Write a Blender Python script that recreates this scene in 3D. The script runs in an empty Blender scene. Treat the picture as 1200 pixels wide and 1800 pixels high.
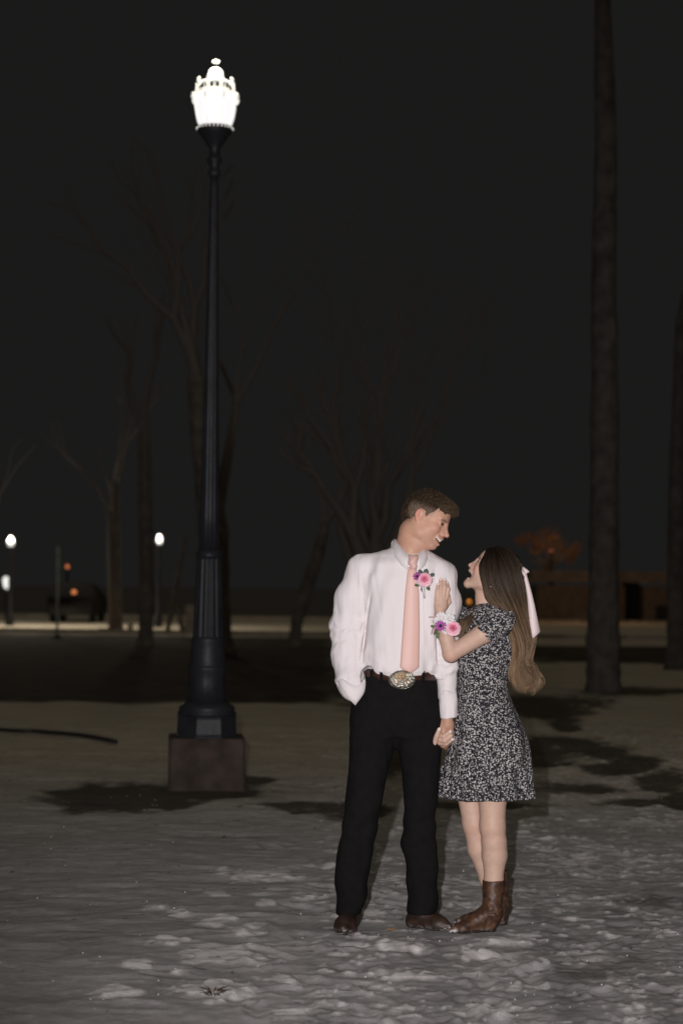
import bpy, math, random
import numpy as np
from mathutils import Matrix, Vector
random.seed(7); np.random.seed(7)
S = bpy.context.scene; COL = S.collection
# ------------------------------------------------------------------ camera
CH = 1.44; FPX = 3500.0
pit = math.atan(130/FPX); rol = math.radians(0.65)
f_ = np.array([0, math.cos(pit), math.sin(pit)]); r0 = np.array([1.0, 0, 0]); u0 = np.array([0, -math.sin(pit), math.cos(pit)])
r_ = math.cos(rol)*r0 + math.sin(rol)*u0; u_ = -math.sin(rol)*r0 + math.cos(rol)*u0
cam = bpy.data.cameras.new('camera'); camo = bpy.data.objects.new('camera', cam); COL.objects.link(camo)
cam.sensor_fit = 'VERTICAL'; cam.sensor_height = 36; cam.sensor_width = 24; cam.lens = 70
cam.clip_start = 0.1; cam.clip_end = 2000
cam.dof.use_dof = True; cam.dof.focus_distance = 8.32; cam.dof.aperture_fstop = 2.6
M = Matrix.Identity(4)
for i in range(3):
    M[i][0] = r_[i]; M[i][1] = u_[i]; M[i][2] = -f_[i]
M[2][3] = CH
camo.matrix_world = M
S.camera = camo
# ------------------------------------------------------------------ night sky (brightness added overhead, out of frame, to light trees and snow)
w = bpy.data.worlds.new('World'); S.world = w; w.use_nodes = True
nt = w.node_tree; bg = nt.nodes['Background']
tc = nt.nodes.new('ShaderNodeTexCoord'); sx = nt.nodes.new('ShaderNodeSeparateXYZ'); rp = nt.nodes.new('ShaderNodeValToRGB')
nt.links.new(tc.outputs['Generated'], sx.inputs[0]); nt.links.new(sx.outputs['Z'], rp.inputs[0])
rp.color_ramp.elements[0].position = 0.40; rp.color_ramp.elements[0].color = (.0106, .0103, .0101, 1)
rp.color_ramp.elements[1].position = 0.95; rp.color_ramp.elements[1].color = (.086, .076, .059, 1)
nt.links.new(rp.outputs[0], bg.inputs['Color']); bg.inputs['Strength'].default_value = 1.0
# ------------------------------------------------------------------ the photographer's flash, beside the camera
fl = bpy.data.lights.new('camera_flash', 'SPOT'); flo = bpy.data.objects.new('camera_flash', fl); COL.objects.link(flo)
fl.energy = 2750; fl.spot_size = math.radians(44); fl.spot_blend = 0.95; fl.shadow_soft_size = 0.022; fl.color = (1.0, .955, .955)
flo.location = (-.17, -.02, 1.66)
dv = Vector((.34, 8.4, 1.75)) - flo.location
flo.rotation_euler = dv.to_track_quat('-Z', 'Y').to_euler()
S.view_settings.view_transform = 'Standard'; S.view_settings.look = 'None'; S.view_settings.exposure = 0; S.view_settings.gamma = 1

# ------------------------------------------------------------------ helpers
def at(px, py, Y):
    d = r_*(px-600)/FPX + u_*(900-py)/FPX + f_
    k = Y/d[1]
    return np.array([0, 0, CH]) + d*k
def proj(x, y, z):
    dx, dy, dz = x, y, z-CH
    a = dx*r_[0]+dy*r_[1]+dz*r_[2]; b = dx*u_[0]+dy*u_[1]+dz*u_[2]; c = dx*f_[0]+dy*f_[1]+dz*f_[2]
    return 600+FPX*a/c, 900-FPX*b/c
def gnd(px, Y):           # ground point under column px at distance Y
    v = 1030+FPX*CH/Y
    p = at(px, v, Y); return np.array([p[0], Y, 0.0])
def hsh(x, y, z, s):
    n = (x.astype(np.int64)*374761393 + y.astype(np.int64)*668265263 + z.astype(np.int64)*2147483647 + s*144665) & 0xffffffff
    n = ((n ^ (n >> 13))*1274126177) & 0xffffffff
    n = ((n ^ (n >> 16))*2246822519) & 0xffffffff
    return ((n ^ (n >> 15)) & 0xffff)/32767.5-1
def noise(x, y, z=0.0, s=0):
    x, y, z = np.broadcast_arrays(np.asarray(x, float), np.asarray(y, float), np.asarray(z, float))
    xi, yi, zi = np.floor(x), np.floor(y), np.floor(z)
    fx, fy, fz = x-xi, y-yi, z-zi
    fx = fx*fx*(3-2*fx); fy = fy*fy*(3-2*fy); fz = fz*fz*(3-2*fz)
    r = 0
    for i in (0, 1):
        for j in (0, 1):
            for k in (0, 1):
                r = r + hsh(xi+i, yi+j, zi+k, s)*(fx if i else 1-fx)*(fy if j else 1-fy)*(fz if k else 1-fz)
    return r
def fbm(x, y, z=0.0, s=0, o=3):
    r = 0; a = 1
    for i in range(o):
        r = r+a*noise(x*2**i+i*7.1, y*2**i+i*3.3, z*2**i, s+i); a *= .5
    return r
def ss(a, b, x):
    t = np.clip((x-a)/(b-a), 0, 1); return t*t*(3-2*t)

def mat(name, col=(.5, .5, .5), rough=.6, spec=.5, metal=0, attr=False, bump=None, var=None, emit=None, estr=0, sheen=0, bump2=None, alpha=None):
    m = bpy.data.materials.new(name); m.use_nodes = True; n = m.node_tree; b = n.nodes['Principled BSDF']
    b.inputs['Base Color'].default_value = (*col, 1); b.inputs['Roughness'].default_value = rough
    b.inputs['Specular IOR Level'].default_value = spec; b.inputs['Metallic'].default_value = metal
    if sheen: b.inputs['Sheen Weight'].default_value = sheen
    src = None
    if attr:
        a = n.nodes.new('ShaderNodeAttribute'); a.attribute_name = 'Col'; src = a.outputs['Color']
    if var:
        tcn = n.nodes.new('ShaderNodeTexCoord'); nz = n.nodes.new('ShaderNodeTexNoise'); nz.inputs['Scale'].default_value = var[0]; nz.inputs['Detail'].default_value = 6
        n.links.new(tcn.outputs['Object'], nz.inputs['Vector'])
        mr = n.nodes.new('ShaderNodeMapRange'); mr.inputs['From Min'].default_value = .3; mr.inputs['From Max'].default_value = .7
        mr.inputs['To Min'].default_value = 1-var[1]; mr.inputs['To Max'].default_value = 1+var[1]; n.links.new(nz.outputs[0], mr.inputs[0])
        mx = n.nodes.new('ShaderNodeVectorMath'); mx.operation = 'SCALE'; n.links.new(mr.outputs[0], mx.inputs['Scale'])
        if src: n.links.new(src, mx.inputs[0])
        else: mx.inputs[0].default_value = col
        src = mx.outputs[0]
    if src: n.links.new(src, b.inputs['Base Color'])
    prev = None
    for bp in (bump, bump2):
        if bp:
            tcn = n.nodes.new('ShaderNodeTexCoord'); nz = n.nodes.new('ShaderNodeTexNoise'); nz.inputs['Scale'].default_value = bp[0]; nz.inputs['Detail'].default_value = 4
            mp = n.nodes.new('ShaderNodeMapping'); n.links.new(tcn.outputs['Object'], mp.inputs[0]); n.links.new(mp.outputs[0], nz.inputs['Vector'])
            if len(bp) > 3: mp.inputs['Scale'].default_value = bp[3]
            bn = n.nodes.new('ShaderNodeBump'); bn.inputs['Strength'].default_value = bp[1]; bn.inputs['Distance'].default_value = bp[2]
            n.links.new(nz.outputs[0], bn.inputs['Height'])
            if prev: n.links.new(prev.outputs[0], bn.inputs['Normal'])
            prev = bn
    if prev: n.links.new(prev.outputs[0], b.inputs['Normal'])
    if emit:
        b.inputs['Emission Color'].default_value = (*emit, 1); b.inputs['Emission Strength'].default_value = estr
    return m

def thing(name, label, cat, loc, group=None):
    o = bpy.data.objects.new(name, None); COL.objects.link(o); o.empty_display_size = .2
    o.location = tuple(loc); o['label'] = label; o['category'] = cat
    if group: o['group'] = group
    return o
def meshobj(name, V, F, m, parent=None, root=None, cols=None, smooth=True):
    V = np.asarray(V, float)
    if root is not None: V = V-np.array(root.location)
    me = bpy.data.meshes.new(name)
    F = F if isinstance(F, np.ndarray) else list(F)
    if isinstance(F, np.ndarray):
        k = F.shape[1]; me.vertices.add(len(V)); me.vertices.foreach_set('co', V.astype(np.float32).ravel())
        me.loops.add(F.size); me.loops.foreach_set('vertex_index', F.astype(np.int32).ravel())
        me.polygons.add(len(F)); me.polygons.foreach_set('loop_start', np.arange(0, F.size, k, dtype=np.int32))
        me.polygons.foreach_set('loop_total', np.full(len(F), k, dtype=np.int32)); me.update(calc_edges=True); me.validate()
    else:
        me.from_pydata([tuple(v) for v in V], [], [tuple(int(i) for i in q) for q in F])
    if smooth: me.polygons.foreach_set('use_smooth', [True]*len(me.polygons))
    if cols is not None:
        at_ = me.color_attributes.new('Col', 'FLOAT_COLOR', 'POINT')
        c4 = np.ones((len(V), 4), np.float32); c4[:, :3] = cols; at_.data.foreach_set('color', c4.ravel())
    if m is not None: me.materials.append(m)
    o = bpy.data.objects.new(name, me); COL.objects.link(o)
    if parent is not None: o.parent = parent
    return o
def tag(o, label, cat, group=None):
    o['label'] = label; o['category'] = cat
    if group: o['group'] = group
    return o

class MB:      # polygon collector
    def __init__(s): s.V = []; s.F = []; s.C = []
    def add(s, V, F, c=None):
        n = len(s.V); V = [np.asarray(v, float) for v in V]
        s.V += V; s.F += [tuple(i+n for i in f) for f in F]
        s.C += [c if c is not None else (1, 1, 1)]*len(V)
    def lathe(s, prof, c=(0, 0, 0), seg=32, mod=None, rot=0, capb=True, capt=True, col=None):
        V = []; F = []
        for (r, z) in prof:
            for k in range(seg):
                a = 2*math.pi*k/seg+rot; rr = r*(mod(a, z) if mod else 1)
                V.append((c[0]+rr*math.cos(a), c[1]+rr*math.sin(a), c[2]+z))
        for i in range(len(prof)-1):
            for k in range(seg):
                a = i*seg+k; b = i*seg+(k+1) % seg; F.append((a, b, b+seg, a+seg))
        if capb: F.append(tuple(reversed(range(seg))))
        if capt: F.append(tuple(range((len(prof)-1)*seg, len(prof)*seg)))
        s.add(V, F, col)
    def tube(s, pts, rad, seg=8, col=None, cap=True):
        pts = [np.asarray(p, float) for p in pts]; V = []; F = []; n = len(pts)
        if not hasattr(rad, '__len__'): rad = [rad]*n
        t0 = pts[1]-pts[0]; ref = np.array([0, 0, 1.0]) if abs(t0[2]) < .8*np.linalg.norm(t0) else np.array([1.0, 0, 0])
        for i, p in enumerate(pts):
            t = pts[min(i+1, n-1)]-pts[max(i-1, 0)]; t = t/(np.linalg.norm(t)+1e-9)
            a = np.cross(t, ref); a /= np.linalg.norm(a)+1e-9; b = np.cross(t, a); ref = np.cross(a, t)
            for k in range(seg):
                g = 2*math.pi*k/seg; V.append(p+rad[i]*(a*math.cos(g)+b*math.sin(g)))
        for i in range(n-1):
            for k in range(seg):
                q = i*seg+k; w2 = i*seg+(k+1) % seg; F.append((q, q+seg, w2+seg, w2))
        if cap: F.append(tuple(range(seg))); F.append(tuple(reversed(range((n-1)*seg, n*seg))))
        s.add(V, F, col)
    def box(s, c, d, rz=0, col=None):
        V = []
        for x in (-.5, .5):
            for y in (-.5, .5):
                for z in (-.5, .5):
                    a, b = x*d[0], y*d[1]; V.append((c[0]+a*math.cos(rz)-b*math.sin(rz), c[1]+a*math.sin(rz)+b*math.cos(rz), c[2]+z*d[2]))
        s.add(V, [(0, 1, 3, 2), (4, 6, 7, 5), (0, 4, 5, 1), (2, 3, 7, 6), (0, 2, 6, 4), (1, 5, 7, 3)], col)
    def sphere(s, c, r, seg=12, rings=8, col=None):
        r = (r, r, r) if not hasattr(r, '__len__') else r; V = []; F = []
        for i in range(rings+1):
            t = math.pi*i/rings
            for k in range(seg):
                a = 2*math.pi*k/seg; V.append((c[0]+r[0]*math.sin(t)*math.cos(a), c[1]+r[1]*math.sin(t)*math.sin(a), c[2]+r[2]*math.cos(t)))
        for i in range(rings):
            for k in range(seg): F.append((i*seg+k, (i+1)*seg+k, (i+1)*seg+(k+1) % seg, i*seg+(k+1) % seg))
        s.add(V, F, col)
    def grid(s, G, thick=0, nrm=None, col=None):    # G: rows x cols of points
        R = len(G); Cn = len(G[0]); V = [np.asarray(p, float) for row in G for p in row]
        F = [(i*Cn+j, i*Cn+j+1, (i+1)*Cn+j+1, (i+1)*Cn+j) for i in range(R-1) for j in range(Cn-1)]
        if thick:
            nv = len(V); V += [v+np.asarray(nrm, float)*thick for v in V]
            F2 = [tuple(reversed([q+nv for q in f])) for f in F]
            per = [j for j in range(Cn)]+[i*Cn+Cn-1 for i in range(1, R)]+[(R-1)*Cn+j for j in range(Cn-2, -1, -1)]+[i*Cn for i in range(R-2, 0, -1)]
            F += F2+[(per[i], per[i]+nv, per[(i+1) % len(per)]+nv, per[(i+1) % len(per)]) for i in range(len(per))]
        s.add(V, F, col)
    def build(s, name, m, parent=None, root=None, smooth=True, usecol=False):
        return meshobj(name, np.array(s.V), s.F, m, parent, root, np.array(s.C) if usecol else None, smooth)

# ------------------------------------------------------------------ signed-distance modeller (one unit = one photo pixel = 2.4 mm)
D0 = 8.4; SC = D0/FPX
def px2w(V):    # (u, w, -v) -> world
    u = V[:, 0]; v = -V[:, 2]; w_ = V[:, 1]
    d = r_[None]*((u-600)/FPX)[:, None] + u_[None]*((900-v)/FPX)[:, None] + f_[None]
    P = np.array([0, 0, CH])+d*(D0/d[:, 1])[:, None]
    P[:, 1] += w_*SC
    return P
def q(u, v, w_=0): return px2w(np.array([[u, w_, -v]], float))[0]
def P3(u, v, w_=0): return np.array([u, w_, -v], float)
class Vol:
    def __init__(s, lo, hi, h):   # lo/hi in (u, v, w) order of P3
        s.h = h; lo = np.array(lo, float); hi = np.array(hi, float); s.lo = lo
        s.n = np.ceil((hi-lo)/h).astype(int)+1; s.D = np.full(s.n, 50.0, np.float32)
    def _sl(s, lo, hi):
        a = np.clip(np.floor((np.array(lo)-s.lo)/s.h).astype(int), 0, s.n); b = np.clip(np.ceil((np.array(hi)-s.lo)/s.h).astype(int)+1, 0, s.n)
        sl = tuple(slice(int(a[i]), int(b[i])) for i in range(3))
        ax = [(s.lo[i]+s.h*np.arange(int(a[i]), int(b[i]))).astype(np.float32) for i in range(3)]
        return sl, ax[0][:, None, None], ax[1][None, :, None], ax[2][None, None, :]
    def op(s, fn, lo, hi, k=0, sub=False):
        mg = max(k, 2)+3*s.h
        sl, X, Y, Z = s._sl(np.array(lo)-mg, np.array(hi)+mg)
        A = s.D[sl]
        if A.size == 0: return
        B = fn(X, Y, Z)
        if sub:
            B = -B
            if k: hh = np.clip(k-np.abs(A-B), 0, None)/k; s.D[sl] = np.maximum(A, B)+hh*hh*k*.25
            else: s.D[sl] = np.maximum(A, B)
        else:
            if k: hh = np.clip(k-np.abs(A-B), 0, None)/k; s.D[sl] = np.minimum(A, B)-hh*hh*k*.25
            else: s.D[sl] = np.minimum(A, B)
    def cone(s, a, b, ra, rb, k=3, sub=False, sq=None):
        a = np.asarray(a, float); b = np.asarray(b, float); ab = b-a; L2 = float(ab@ab)+1e-9; rm = max(ra, rb)
        lo = np.minimum(a, b)-rm; hi = np.maximum(a, b)+rm
        def fn(X, Y, Z):
            t = np.clip(((X-a[0])*ab[0]+(Y-a[1])*ab[1]+(Z-a[2])*ab[2])/L2, 0, 1)
            dx = X-a[0]-t*ab[0]; dy = Y-a[1]-t*ab[1]; dz = Z-a[2]-t*ab[2]
            return np.sqrt(dx*dx+dy*dy+dz*dz)-(ra+(rb-ra)*t)
        s.op(fn, lo, hi, k, sub)
    def chain(s, pts, rad, k=3):
        for i in range(len(pts)-1): s.cone(pts[i], pts[i+1], rad[i], rad[i+1], k)
    def ell(s, c, r, ax=None, k=3, sub=False):
        c = np.asarray(c, float); r = np.asarray(r, float); ax = np.eye(3) if ax is None else np.asarray(ax, float)
        ext = np.abs(ax.T*r[None, :]).sum(1) if True else r
        def fn(X, Y, Z):
            x, y, z = X-c[0], Y-c[1], Z-c[2]
            q0 = x*ax[0][0]+y*ax[0][1]+z*ax[0][2]; q1 = x*ax[1][0]+y*ax[1][1]+z*ax[1][2]; q2 = x*ax[2][0]+y*ax[2][1]+z*ax[2][2]
            k0 = np.sqrt((q0/r[0])**2+(q1/r[1])**2+(q2/r[2])**2); k1 = np.sqrt((q0/r[0]**2)**2+(q1/r[1]**2)**2+(q2/r[2]**2)**2)+1e-6
            return k0*(k0-1)/k1
        s.op(fn, c-ext, c+ext, k, sub)
    def loft(s, rings, k=3, ex=2.0, sub=False, disp=None):   # rings: (v, uL, uR, wF, wB)
        R = np.array(rings, float); R = R[np.argsort(-R[:, 0])]; zz = -R[:, 0]
        cx = (R[:, 1]+R[:, 2])/2; rx = (R[:, 2]-R[:, 1])/2; cy = (R[:, 3]+R[:, 4])/2; ry = np.abs(R[:, 4]-R[:, 3])/2
        # monotone smooth interpolation
        def ip(Z, A):
            t = np.interp(Z.ravel(), zz, np.arange(len(zz))); i = np.clip(np.floor(t).astype(int), 0, len(zz)-2); f = t-i
            Am = A[np.clip(i-1, 0, None)]; A0 = A[i]; A1 = A[i+1]; A2 = A[np.clip(i+2, None, len(A)-1)]
            m0 = (A1-Am)/2; m1 = (A2-A0)/2
            r = (2*f**3-3*f**2+1)*A0+(f**3-2*f**2+f)*m0+(-2*f**3+3*f**2)*A1+(f**3-f**2)*m1
            return r.reshape(Z.shape).astype(np.float32)
        def fn(X, Y, Z):
            a = ip(Z, cx); b = ip(Z, cy); c = ip(Z, rx); d = ip(Z, ry)
            if ex == 2.0: g = np.sqrt(((X-a)/c)**2+((Y-b)/d)**2)
            else: g = (np.abs((X-a)/c)**ex+np.abs((Y-b)/d)**ex)**(1/ex)
            dd = (g-1)*np.minimum(c, d)
            if disp is not None: dd = dd+disp(X, Y, Z, a, b, c, d)
            return np.maximum(dd, np.maximum(Z-zz[-1], zz[0]-Z))
        s.op(fn, (R[:, 1].min(), R[:, 3:].min(), zz[0]), (R[:, 2].max(), R[:, 3:].max(), zz[-1]), k, sub)
    def wrinkle(s, fn, lo=None, hi=None):
        # adds fn(X,Y,Z) to the field everywhere near the surface
        lo = s.lo if lo is None else lo; hi = s.lo+s.h*s.n if hi is None else hi
        sl, X, Y, Z = s._sl(lo, hi); A = s.D[sl]; idx = np.nonzero(np.abs(A) < 5)
        x = X.ravel()[idx[0]]; y = Y.ravel()[idx[1]]; z = Z.ravel()[idx[2]]
        A[idx] += fn(x, y, z).astype(np.float32)
    def mesh(s):
        D = s.D; D[0] = D[-1] = 9; D[:, 0] = D[:, -1] = 9; D[:, :, 0] = D[:, :, -1] = 9
        I = D < 0
        c = I[:-1, :-1, :-1].astype(np.int8)
        for (i, j, k) in [(1,0,0),(0,1,0),(0,0,1),(1,1,0),(1,0,1),(0,1,1),(1,1,1)]:
            c = c+I[i:D.shape[0]-1+i, j:D.shape[1]-1+j, k:D.shape[2]-1+k]
        act = (c > 0) & (c < 8); ix = np.argwhere(act); idm = np.full(act.shape, -1, np.int32); idm[act] = np.arange(len(ix))
        acc = np.zeros((len(ix), 3)); cnt = np.zeros(len(ix))
        cor = [(i, j, k) for i in (0, 1) for j in (0, 1) for k in (0, 1)]
        for a in cor:
            for ax in range(3):
                if a[ax] == 1: continue
                b = list(a); b[ax] = 1
                da = D[ix[:, 0]+a[0], ix[:, 1]+a[1], ix[:, 2]+a[2]]; db = D[ix[:, 0]+b[0], ix[:, 1]+b[1], ix[:, 2]+b[2]]
                m = (da < 0) != (db < 0); t = np.where(m, da/(da-db+1e-12), 0)
                p = np.tile(np.array(a, float), (len(ix), 1)); p[:, ax] = t
                acc[m] += p[m]; cnt[m] += 1
        V = s.lo+s.h*(ix+acc/cnt[:, None])
        Fs = []
        for ax in range(3):
            sl0 = [slice(None)]*3; sl1 = [slice(None)]*3; sl0[ax] = slice(0, -1); sl1[ax] = slice(1, None)
            A = I[tuple(sl0)]; B = I[tuple(sl1)]; e = np.argwhere(A != B); o1, o2 = [(1, 2), (2, 0), (0, 1)][ax]
            e = e[(e[:, o1] > 0) & (e[:, o2] > 0)]
            if len(e) == 0: continue
            def g(d1, d2):
                qd = e.copy(); qd[:, o1] += d1; qd[:, o2] += d2; return idm[qd[:, 0], qd[:, 1], qd[:, 2]]
            Q = np.stack([g(-1, -1), g(0, -1), g(0, 0), g(-1, 0)], 1)
            fl_ = ~A[e[:, 0], e[:, 1], e[:, 2]]; Q[fl_] = Q[fl_][:, ::-1]
            Fs.append(Q)
        F = np.concatenate(Fs); F = F[(F >= 0).all(1)]
        return V, F
    def build(s, name, m, parent=None, root=None, colfn=None, smooth_it=1):
        V, F = s.mesh()
        if smooth_it:
            nb = np.zeros((len(V), 3)); ct = np.zeros(len(V))
            for _ in range(smooth_it):
                nb[:] = 0; ct[:] = 0
                for i in range(4):
                    a = F[:, i]; b = F[:, (i+1) % 4]
                    for d in range(3): nb[:, d] += np.bincount(a, V[b, d], len(V))
                    ct += np.bincount(a, minlength=len(V))
                V = V*.5+.5*nb/np.maximum(ct, 1)[:, None]
        cols = colfn(V) if colfn else None
        return meshobj(name, px2w(V), F, m, parent, root, cols)
class Frame:    # head frame: x forward, y left, z up; k px per cm
    def __init__(s, o, F, U, k):
        F = np.array(F, float); F /= np.linalg.norm(F); U = np.array(U, float); U -= F*(U@F); U /= np.linalg.norm(U)
        s.o = np.array(o, float); s.A = np.array([F, np.cross(U, F), U]); s.k = k
    def __call__(s, x, y, z): return s.o+s.k*(x*s.A[0]+y*s.A[1]+z*s.A[2])
    def inv(s, V): return (V-s.o)@s.A.T/s.k

# ------------------------------------------------------------------ materials
def ground_mat():
    m = bpy.data.materials.new('snow'); m.use_nodes = True; n = m.node_tree; b = n.nodes['Principled BSDF']
    a = n.nodes.new('ShaderNodeAttribute'); a.attribute_name = 'Col'
    tcn = n.nodes.new('ShaderNodeTexCoord')
    n1 = n.nodes.new('ShaderNodeTexNoise'); n1.inputs['Scale'].default_value = 26; n1.inputs['Detail'].default_value = 8; n1.inputs['Roughness'].default_value = .65
    n.links.new(tcn.outputs['Object'], n1.inputs['Vector'])
    mr = n.nodes.new('ShaderNodeMapRange'); mr.inputs[1].default_value = .3; mr.inputs[2].default_value = .7; mr.inputs[3].default_value = .88; mr.inputs[4].default_value = 1.1
    n.links.new(n1.outputs[0], mr.inputs[0])
    mx = n.nodes.new('ShaderNodeVectorMath'); mx.operation = 'SCALE'; n.links.new(a.outputs['Color'], mx.inputs[0]); n.links.new(mr.outputs[0], mx.inputs['Scale'])
    n.links.new(mx.outputs[0], b.inputs['Base Color'])
    b.inputs['Roughness'].default_value = .85; b.inputs['Specular IOR Level'].default_value = .06
    n2 = n.nodes.new('ShaderNodeTexNoise'); n2.inputs['Scale'].default_value = 85; n2.inputs['Detail'].default_value = 6; n2.inputs['Roughness'].default_value = .7
    n.links.new(tcn.outputs['Object'], n2.inputs['Vector'])
    bn = n.nodes.new('ShaderNodeBump'); bn.inputs['Strength'].default_value = .8; bn.inputs['Distance'].default_value = .007
    n.links.new(n2.outputs[0], bn.inputs['Height']); n.links.new(bn.outputs[0], b.inputs['Normal'])
    return m
M_SNOW = ground_mat()
M_SKIN = mat('skin', rough=.55, spec=.35, attr=True, var=(60, .05), bump=(400, .12, .001))
M_SHIRT = mat('white_cotton', (.72, .665, .675), .85, .2, bump=(900, .15, .0005), bump2=(14, .22, .01, (1, 1, .35)))
M_TROUSER = mat('black_cloth', (.0075, .007, .007), .95, .10, bump=(25, .3, .01), var=(30, .15))
M_TIE = mat('pink_satin', (.67, .43, .38), .5, .4, bump=(700, .2, .0005, (1, 1, 4)))
M_LEATHER = mat('brown_boot_leather', rough=.5, spec=.4, attr=True, var=(45, .35), bump=(60, .4, .004))
M_BELT = mat('belt_leather', (.045, .018, .012), .35, .6, var=(40, .4))
M_SILVER = mat('engraved_silver', (.13, .12, .10), .38, .5, 1.0, var=(260, .7), bump=(420, .8, .002))
M_GOLD = mat('gold_relief', (.75, .50, .28), .35, .5, .9)
M_HAIRM = mat('short_brown_hair', rough=.7, spec=.1, attr=True)
M_HAIRF = mat('long_brown_hair', rough=.42, spec=.28, attr=True)
M_RIBBON = mat('pale_pink_satin', (.72, .60, .60), .55, .35, bump=(30, .3, .006))
M_PETAL = mat('petal', rough=.6, spec=.25, attr=True)
M_IRON = mat('dark_cast_iron', (.021, .022, .027), .5, .35, bump=(30, .25, .01), var=(6, .25))
M_CONC = mat('stained_concrete', (.062, .047, .040), .9, .2, bump=(35, .5, .01), var=(7, .35))
M_GLASS = mat('glowing_frosted_glass', (.8, .8, .75), .4, .5, emit=(1.0, .965, .985), estr=.86)
M_CROWNGLOW = mat('crown_metal_added_glow', (.75, .73, .62), .5, .5, emit=(1.0, .97, .90), estr=.62)  # own glow given to crown metal, brackets, ribs and finial to imitate bloom
M_FAR = mat('glowing_globe_glass', (.8, .8, .75), .4, .5, emit=(.98, 1.0, .93), estr=.95)
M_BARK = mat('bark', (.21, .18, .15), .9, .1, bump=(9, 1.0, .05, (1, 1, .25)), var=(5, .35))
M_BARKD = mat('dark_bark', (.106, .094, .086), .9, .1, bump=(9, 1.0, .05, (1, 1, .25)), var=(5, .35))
def floral():
    m = bpy.data.materials.new('black_floral_cotton'); m.use_nodes = True; n = m.node_tree; b = n.nodes['Principled BSDF']
    tcn = n.nodes.new('ShaderNodeTexCoord')
    nzw = n.nodes.new('ShaderNodeTexNoise'); nzw.inputs['Scale'].default_value = 180; n.links.new(tcn.outputs['Object'], nzw.inputs['Vector'])
    ad = n.nodes.new('ShaderNodeMixRGB'); ad.blend_type = 'LINEAR_LIGHT'; ad.inputs[0].default_value = .006
    n.links.new(tcn.outputs['Object'], ad.inputs[1]); n.links.new(nzw.outputs['Color'], ad.inputs[2])
    def layer(scale, r, keep, off):
        mp = n.nodes.new('ShaderNodeMapping'); mp.inputs['Location'].default_value = off; n.links.new(ad.outputs[0], mp.inputs[0])
        v = n.nodes.new('ShaderNodeTexVoronoi'); v.inputs['Scale'].default_value = scale; v.inputs['Randomness'].default_value = .85; n.links.new(mp.outputs[0], v.inputs['Vector'])
        lt = n.nodes.new('ShaderNodeMath'); lt.operation = 'LESS_THAN'; lt.inputs[1].default_value = r; n.links.new(v.outputs['Distance'], lt.inputs[0])
        sp = n.nodes.new('ShaderNodeSeparateColor'); n.links.new(v.outputs['Color'], sp.inputs[0])
        l2 = n.nodes.new('ShaderNodeMath'); l2.operation = 'LESS_THAN'; l2.inputs[1].default_value = keep; n.links.new(sp.outputs[0], l2.inputs[0])
        mu = n.nodes.new('ShaderNodeMath'); mu.operation = 'MULTIPLY'; n.links.new(lt.outputs[0], mu.inputs[0]); n.links.new(l2.outputs[0], mu.inputs[1])
        ct = n.nodes.new('ShaderNodeMath'); ct.operation = 'GREATER_THAN'; ct.inputs[1].default_value = r*.28; n.links.new(v.outputs['Distance'], ct.inputs[0])
        return mu, sp, ct
    a, sp, ct = layer(122, .40, .88, (0, 0, 0)); c, sp2, ct2 = layer(190, .34, .6, (3.1, 1.7, 2.3))
    mx1 = n.nodes.new('ShaderNodeMixRGB'); mx1.inputs[1].default_value = (.013, .012, .017, 1); mx1.inputs[2].default_value = (.20, .19, .195, 1); n.links.new(c.outputs[0], mx1.inputs[0])
    hue = n.nodes.new('ShaderNodeMixRGB'); hue.inputs[1].default_value = (.49, .48, .475, 1); hue.inputs[2].default_value = (.46, .42, .42, 1); n.links.new(sp.outputs[1], hue.inputs[0])
    cen = n.nodes.new('ShaderNodeMixRGB'); cen.inputs[1].default_value = (.12, .09, .08, 1); n.links.new(ct.outputs[0], cen.inputs[0]); n.links.new(hue.outputs[0], cen.inputs[2])
    mx2 = n.nodes.new('ShaderNodeMixRGB'); n.links.new(a.outputs[0], mx2.inputs[0]); n.links.new(mx1.outputs[0], mx2.inputs[1]); n.links.new(cen.outputs[0], mx2.inputs[2])
    n.links.new(mx2.outputs[0], b.inputs['Base Color']); b.inputs['Roughness'].default_value = .85; b.inputs['Specular IOR Level'].default_value = .2
    return m
M_FLORAL = floral()

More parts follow.
